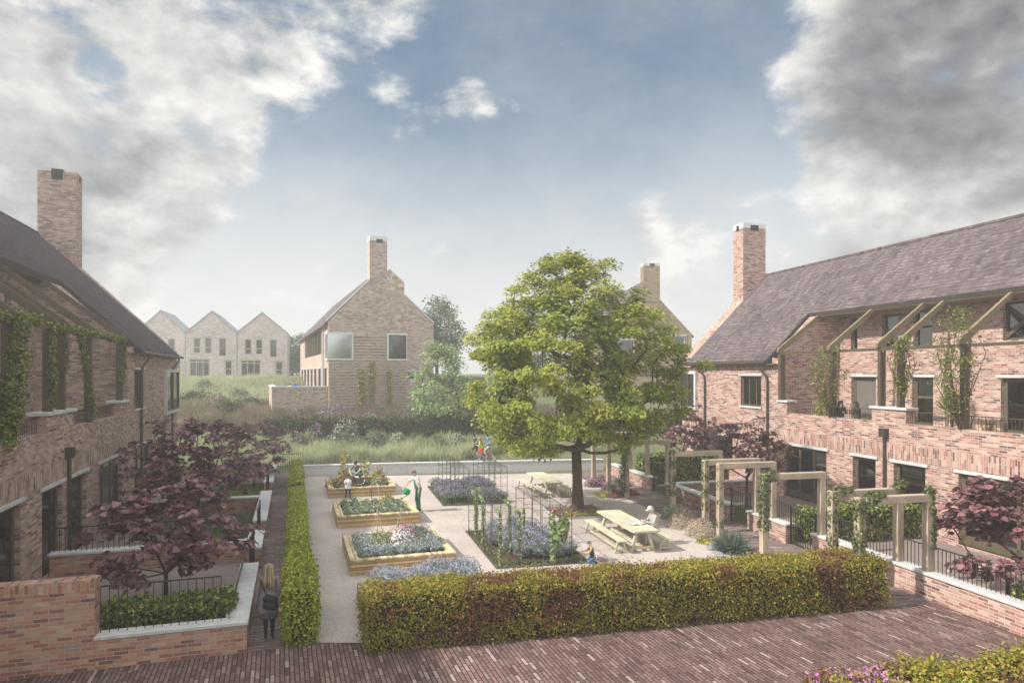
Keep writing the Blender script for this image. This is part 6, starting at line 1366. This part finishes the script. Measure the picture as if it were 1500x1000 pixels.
# old man on the bench
q = tw(c1, .82, -.62); ro_ = ta + math.pi / 2
person('old man in a pale cap and beige shirt sitting at the nearest table', (q[0], q[1], .017), ro_, 1.74, dict(pel=(0,.0,.55), che=(0,.05,.86), nek=(0,.10,1.05), hed=(0,.16,1.19), sl=(-.19,.06,1.0), sr=(.19,.06,1.0), el=(-.25,.16,.78), wl=(-.12,.38,.82), er=(.25,.16,.78), wr=(.10,.40,.82), hl=(-.1,.02,.53), hr=(.1,.02,.53), kl=(-.14,.44,.52), kr=(.16,.42,.52), al=(-.22,.42,.085), ar=(.12,.62,.085), tl=(-.25,.58,.03), tr=(.12,.78,.03), face=(0,.9,-.4)),
    dict(top='shirt_beige', bottom='trouser_grey', skin='skin2', shoe='shoe_red'), 'long', 'long', 'short', hairmat='white_cloth', cap=('cap', 'peak'))
# toddler
q = G(868, 826); person('toddler in a dark sun hat kneeling at the edge of the lavender bed', (q.x, q.y, .017), math.radians(100), 1.0, dict(pel=(0,-.05,.36), che=(0,.05,.72), nek=(0,.12,.92), hed=(0,.17,1.10), sl=(-.16,.1,.84), sr=(.16,.1,.84), el=(-.22,.28,.66), wl=(-.1,.50,.64), er=(.22,.30,.66), wr=(.10,.54,.68), hl=(-.1,-.02,.34), hr=(.1,-.02,.34), kl=(-.15,.30,.12), kr=(.17,.3,.16), al=(-.14,-.12,.09), ar=(.15,-.12,.09), tl=(-.14,-.26,.05), tr=(.15,-.26,.05), face=(0,.8,-.5)),
    dict(top='mustard', bottom='jean', skin='skin2', shoe='navy'), 'short', 'long', 'short', extras=[((-.07,0.03,.48),.125,(-.06,.07,.78),.125,'shoe'), ((.07,0.03,.48),.125,(.06,.07,.78),.125,'shoe'), ((0,.17,1.10),.108,(0,.17,1.14),.105,'skin')], cap=('hat', 'brim'), voxel=.012)
r = thing('flower_basket', 'small wicker basket of purple flowers beside the toddler', 'basket', G(882, 826, .017))
m = MB(); m.lathe([(.001, 0), (.13, 0), (.17, .12), (.175, .13), (.16, .125), (.12, .02), (.001, .02)], 16); m.build('basket', M['wick'], r)
m = MB(); m.tube([(.17 * math.cos(a), 0, .12 + .2 * math.sin(a)) for a in np.linspace(0, math.pi, 9)], .010, 5); m.build('handle', M['wick'], r)
n = 220; scatter('blossoms', np.c_[rng.normal(size=n) * .09, rng.normal(size=n) * .09, rng.uniform(.1, .22, n)], rdir(n, .4), rng.uniform(.03, .06, n), 'quad', M['violet'], r)
# joggers
def jog(u, v, face_, H, mats, label, hair='short', hm='hair_dark', ph=1, fem=False, sl='short'):
    q = G(u, v); J = dict(che=(0,.06,1.27), nek=(0,.12,1.46), hed=(0,.16,1.61), sl=(-.18,.09,1.41), sr=(.18,.09,1.41), el=(-.24,-.14,1.22), wl=(-.20,.10,1.12), er=(.24,.12,1.14), wr=(.12,.34,1.20), kl=(-.10,.32,.62), al=(-.10,.16,.26), tl=(-.10,.28,.17), kr=(.10,-.04,.50), ar=(.10,-.34,.14), tr=(.10,-.26,.03))
    if ph < 0: J = {k if k in ('che', 'nek', 'hed') else {'l': k[0] + 'r', 'r': k[0] + 'l'}[k[1]]: ((v_[0] if k in ('che', 'nek', 'hed') else -v_[0]), v_[1], v_[2]) for k, v_ in J.items()}
    person(label, (q.x, q.y, .0), face_, H, J, mats, sl, 'short', hair, 'three joggers on the grass', hm, female=fem, voxel=.014)
jog(717, 674.5, math.radians(75), 1.80, dict(top='blue', bottom='shorts', skin='skin2', shoe='white_cloth'), 'jogger in a blue t shirt and grey shorts, rightmost of the three')
jog(705.5, 677, math.radians(85), 1.68, dict(top='lime', bottom='red', skin='skin2', shoe='white_cloth'), 'jogger in a lime yellow top and red shorts between the other two', 'long', 'hair_blonde', -1, True)
jog(697.5, 672.5, math.radians(70), 1.70, dict(top='navy', bottom='shoe', skin='skin2', shoe='shoe'), 'jogger in dark clothes, leftmost and behind the other two', 'short', 'hair_dark', 1)
# two women on the sunlit terrace
sit = dict(pel=(0,.0,.52), che=(0,.04,.84), nek=(0,.05,1.04), hed=(0,.08,1.18), sl=(-.17,.03,.98), sr=(.17,.03,.98), el=(-.22,.1,.74), wl=(-.10,.33,.78), er=(.22,.14,.76), wr=(.08,.32,1.0), hl=(-.1,.02,.5), hr=(.1,.02,.5), kl=(-.12,.44,.52), kr=(.13,.44,.52), al=(-.12,.44,.085), ar=(.13,.46,.085), tl=(-.12,.6,.03), tr=(.13,.62,.03))
for u, dt, rr, l, mt in ((1256, .0, 'a', 'dark haired woman in a patterned dark coat seated on the terrace, facing left', 'camo'), (1231, .0, 'b', 'dark haired woman in black seated on the terrace behind the climber', 'bagm')):
    t_ = FR.tu(.55, u); q = FR.w(.55, t_); person(l, (q.x, q.y, 3.47), FR.a + (0.25 if rr == 'a' else math.pi - .5), 1.66, sit, dict(top=mt, bottom='jean', skin='skin2', shoe='shoe', tights='jean'), 'long', 'long', 'long', 'women chatting on the terrace', female=True, voxel=.012)
    r = thing('garden_stool', 'dark stool under the ' + ('woman in the patterned coat' if rr == 'a' else 'woman in black behind the climber'), 'stool', (q.x, q.y, 3.455), FR.a, 'terrace stools')
    m = MB(); m.lathe([(.001, .40), (.17, .40), (.17, .43), (.001, .43)], 14); m.build('seat', M['dark'], r)
    for i in range(4): a = .8 + i * 1.571; m = MB(); m.tube([(math.cos(a) * .12, math.sin(a) * .12, .4), (math.cos(a) * .17, math.sin(a) * .17, 0)], .012, 5); m.build('leg', M['dark'], r)
# people behind the buff terrace wall
for u, hgt, mt, hm, l in ((424.5, 1.2, 'lime', 'hair_dark', 'fair clothed person at the left of the group behind the buff wall'), (431, 1.4, 'blue', 'hair_dark', 'tallest person of the group behind the buff wall, in pale blue'), (438.5, 1.12, 'bagm', 'hair_dark', 'dark clothed person third from the left behind the buff wall'), (444.5, 1.12, 'camo', 'hair_dark', 'dark clothed person at the right of the group behind the buff wall')):
    q = AY(u, 59.5); zt = ZV(565.5, 55.0) - 1.15
    person(l, (q.x, q.y, zt), math.radians(60 + (u * 37) % 200), hgt * 1.1, None, dict(top=mt, bottom='jean', skin='skin2', shoe='shoe'), 'short', 'long', 'short', 'people behind the buff terrace wall', hm, voxel=.03)
# =================== light, sky, air, camera ===================
SUN_EL, SUN_AZ = math.radians(40), math.atan2(-.28, -.96)       # direction towards the sun (from the left, a little behind the scene)
sv = Vector((math.cos(SUN_EL) * math.cos(SUN_AZ), math.cos(SUN_EL) * math.sin(SUN_AZ), math.sin(SUN_EL)))
sun = bpy.data.lights.new('sun', 'SUN'); sun.energy = 4.8; sun.angle = math.radians(.9); sun.color = (1, .945, .88)
so = bpy.data.objects.new('sun', sun); COL.objects.link(so); so.rotation_euler = sv.to_track_quat('Z', 'Y').to_euler(); so.location = (-30, 0, 40)
w = bpy.data.worlds.new('World'); sc.world = w; w.use_nodes = True
def sky():
    t = w.node_tree; N = t.nodes; bg = N['Background']
    def add(ty, **k):
        n = N.new(ty)
        for a, b in k.items(): setattr(n, a, b)
        return n
    def mth(op, a, b=0.0, c=None, clamp=False):
        n = add('ShaderNodeMath', operation=op, use_clamp=clamp)
        for i, x in enumerate((a, b, c)):
            if x is None: continue
            if hasattr(x, 'is_linked'): t.links.new(x, n.inputs[i])
            else: n.inputs[i].default_value = x
        return n.outputs[0]
    def mr(x, a, b, c, d):
        n = add('ShaderNodeMapRange', interpolation_type='SMOOTHSTEP'); t.links.new(x, n.inputs[0])
        for i, v in enumerate((a, b, c, d)): n.inputs[i + 1].default_value = v
        return n.outputs[0]
    sk = add('ShaderNodeTexSky', sky_type='NISHITA'); sk.sun_disc = False; sk.sun_elevation = SUN_EL
    sk.sun_rotation = math.pi / 2 - SUN_AZ; sk.air_density = 1.0; sk.dust_density = 2.2; sk.ozone_density = 1.2
    tc = add('ShaderNodeTexCoord').outputs['Generated']
    nrm = add('ShaderNodeVectorMath', operation='NORMALIZE'); t.links.new(tc, nrm.inputs[0]); d = nrm.outputs[0]
    def dot(u, v):
        c = Vector(((u - 750) / F, 1, (VH - v) / F)).normalized()
        n = add('ShaderNodeVectorMath', operation='DOT_PRODUCT'); t.links.new(d, n.inputs[0]); n.inputs[1].default_value = c; return n.outputs['Value']
    def blob(u, v, r, wgt): return mr(dot(u, v), math.cos(math.radians(r)), math.cos(math.radians(r * .25)), 0, wgt)
    # where cloud gathers, and where it is thick and dark underneath
    bl = [(180, 60, 18, .12), (330, 40, 11, .10), (460, 60, 7, .11), (60, 170, 16, .11), (-250, 150, 25, .2), (200, 230, 10, .09), (1330, 60, 12, .17), (1450, 120, 14, .17), (1200, 20, 6, .10), (1750, 150, 22, .3),
          (600, 158, 4.2, .19), (585, 3, 4.5, .2), (1400, 300, 12, .19), (1230, 340, 9, .17), (950, 370, 8, .10), (1500, 240, 10, .12), (1180, 150, 4, .14), (1000, 140, 2.5, .14), (690, 150, 2.5, .16), (330, 195, 4, .16), (240, 265, 6, .14), (150, 118, 3.0, -.4), (750, 150, 14, -.10), (950, 60, 12, -.10)]
    dk = [(50, 270, 12, .14), (0, 100, 8, .03), (330, 160, 6, .06), (1310, 120, 8, .48), (1460, 130, 9, .46), (180, 340, 12, .10), (1380, 50, 8, .12)]
    def tot(L):
        s = None
        for b in L: x = blob(*b); s = x if s is None else mth('ADD', s, x)
        return s
    s = mth('MINIMUM', tot(bl), .34); dark = mth('MINIMUM', tot(dk), .62)
    mp = add('ShaderNodeMapping'); mp.inputs['Scale'].default_value = (1, 1, 1.7); mp.inputs['Location'].default_value = (.37, .1, .21); t.links.new(d, mp.inputs[0])
    def noise(sc_, det, rg, vec, dist=0):
        n = add('ShaderNodeTexNoise'); n.inputs['Scale'].default_value = sc_; n.inputs['Detail'].default_value = det; n.inputs['Roughness'].default_value = rg
        n.inputs['Distortion'].default_value = dist; t.links.new(vec, n.inputs['Vector']); return n.outputs['Fac']
    n1 = noise(5.6, 14, .60, mp.outputs[0], .12)
    mp2 = add('ShaderNodeMapping'); mp2.inputs['Location'].default_value = (.035, .0, -.04); t.links.new(mp.outputs[0], mp2.inputs[0])
    n2 = noise(5.6, 8, .58, mp2.outputs[0], .12)
    nb = noise(3.1, 6, .5, mp.outputs[0], .2)
    dens = mth('ADD', mth('MULTIPLY', mth('SUBTRACT', n1, .5), 1.15), s)
    mask = mr(dens, .05, .27, 0, 1)
    lit = mth('MULTIPLY', mth('SUBTRACT', n1, n2), 1.6)
    br = mth('ADD', mth('ADD', mth('MULTIPLY', mth('SUBTRACT', mr(dens, .1, .62, 0, 1), 0), -.16), lit), .90)
    br = mth('SUBTRACT', br, mth('MULTIPLY', dark, mth('ADD', mth('MULTIPLY', mth('SUBTRACT', nb, .5), 1.3), .95)))
    br = mth('ADD', br, mth('MULTIPLY', mth('SUBTRACT', n1, .5), .3))
    br = mth('MAXIMUM', mth('MINIMUM', br, 1.08), .10)
    cr = add('ShaderNodeValToRGB'); e = cr.color_ramp
    while len(e.elements) < 4: e.elements.new(.5)
    K = CLK
    for i, (p, c) in enumerate([(.10, (.85, .88, .98)), (.45, (1.9, 1.93, 2.0)), (.75, (3.6, 3.58, 3.5)), (1, (5.3, 5.2, 5.0))]): e.elements[i].position = p; e.elements[i].color = (*[x * K for x in c], 1)
    t.links.new(br, cr.inputs[0])
    # a veil of thin high cloud pales the sky towards the horizon
    sep = add('ShaderNodeSeparateXYZ'); t.links.new(d, sep.inputs[0])
    veil = mr(sep.outputs['Z'], .02, .42, .97, .0)
    v2 = mth('MULTIPLY', mth('SUBTRACT', noise(2.6, 12, .66, mp.outputs[0]), .38), .85)
    m1 = add('ShaderNodeMix', data_type='RGBA'); t.links.new(mth('ADD', veil, v2, clamp=True), m1.inputs[0])
    hs = add('ShaderNodeHueSaturation'); hs.inputs['Saturation'].default_value = .88; hs.inputs['Value'].default_value = SKYV; t.links.new(sk.outputs[0], hs.inputs['Color'])
    tn = add('ShaderNodeMix', data_type='RGBA', blend_type='MULTIPLY'); tn.inputs[0].default_value = 1; t.links.new(hs.outputs[0], tn.inputs[6]); tn.inputs[7].default_value = (.84, 1.0, 1.0, 1); t.links.new(tn.outputs[2], m1.inputs[6]); m1.inputs[7].default_value = (4.55, 4.58, 4.56, 1)
    m2 = add('ShaderNodeMix', data_type='RGBA'); t.links.new(mask, m2.inputs[0]); t.links.new(m1.outputs[2], m2.inputs[6]); t.links.new(cr.outputs[0], m2.inputs[7])
    # made-up brighter sky overhead and behind the viewer, added as fill light
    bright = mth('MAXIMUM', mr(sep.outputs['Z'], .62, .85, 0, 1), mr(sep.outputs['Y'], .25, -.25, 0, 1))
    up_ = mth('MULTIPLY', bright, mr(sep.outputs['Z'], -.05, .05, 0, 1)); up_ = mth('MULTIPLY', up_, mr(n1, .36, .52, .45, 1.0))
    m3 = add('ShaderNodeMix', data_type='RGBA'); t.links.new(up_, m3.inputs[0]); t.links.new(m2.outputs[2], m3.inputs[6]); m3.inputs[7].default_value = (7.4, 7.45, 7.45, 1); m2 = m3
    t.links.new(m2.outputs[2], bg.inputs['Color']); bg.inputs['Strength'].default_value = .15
SKYV = .60; CLK = 1.0
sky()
def haze():
    m = bpy.data.materials.new('haze'); m.use_nodes = True; n = m.node_tree.nodes; n.clear()
    o = n.new('ShaderNodeOutputMaterial'); v = n.new('ShaderNodeVolumePrincipled'); v.inputs['Color'].default_value = (.90, .91, .92, 1); v.inputs['Density'].default_value = HAZE
    v.inputs['Anisotropy'].default_value = .25
    m.node_tree.links.new(v.outputs[0], o.inputs['Volume'])
    b = MB(); b.box(-430, 430, -65, 490, -1.0, 19.5); ob = b.build('haze', m); ob['kind'] = 'stuff'
HAZE = .0027
haze()
cam = bpy.data.cameras.new('camera'); cam.sensor_width = 36; cam.lens = 24.0; cam.shift_y = 46 / 1500; cam.clip_end = 3000; cam.clip_start = .1
co = bpy.data.objects.new('camera', cam); COL.objects.link(co); co.location = (0, 0, CAMH); co.rotation_euler = (math.pi / 2, 0, 0); sc.camera = co
sc.view_settings.view_transform = 'Standard'; sc.view_settings.look = 'None'; sc.view_settings.exposure = 0.35; sc.view_settings.gamma = 1
sc.cycles.use_denoising = True
try: sc.cycles.denoiser = 'OPENIMAGEDENOISE'
except Exception: pass
sc.cycles.max_bounces = 8; sc.cycles.volume_bounces = 1; sc.cycles.transparent_max_bounces = 8
sc.cycles.diffuse_bounces = 3; sc.cycles.glossy_bounces = 3; sc.cycles.caustics_reflective = False; sc.cycles.caustics_refractive = False
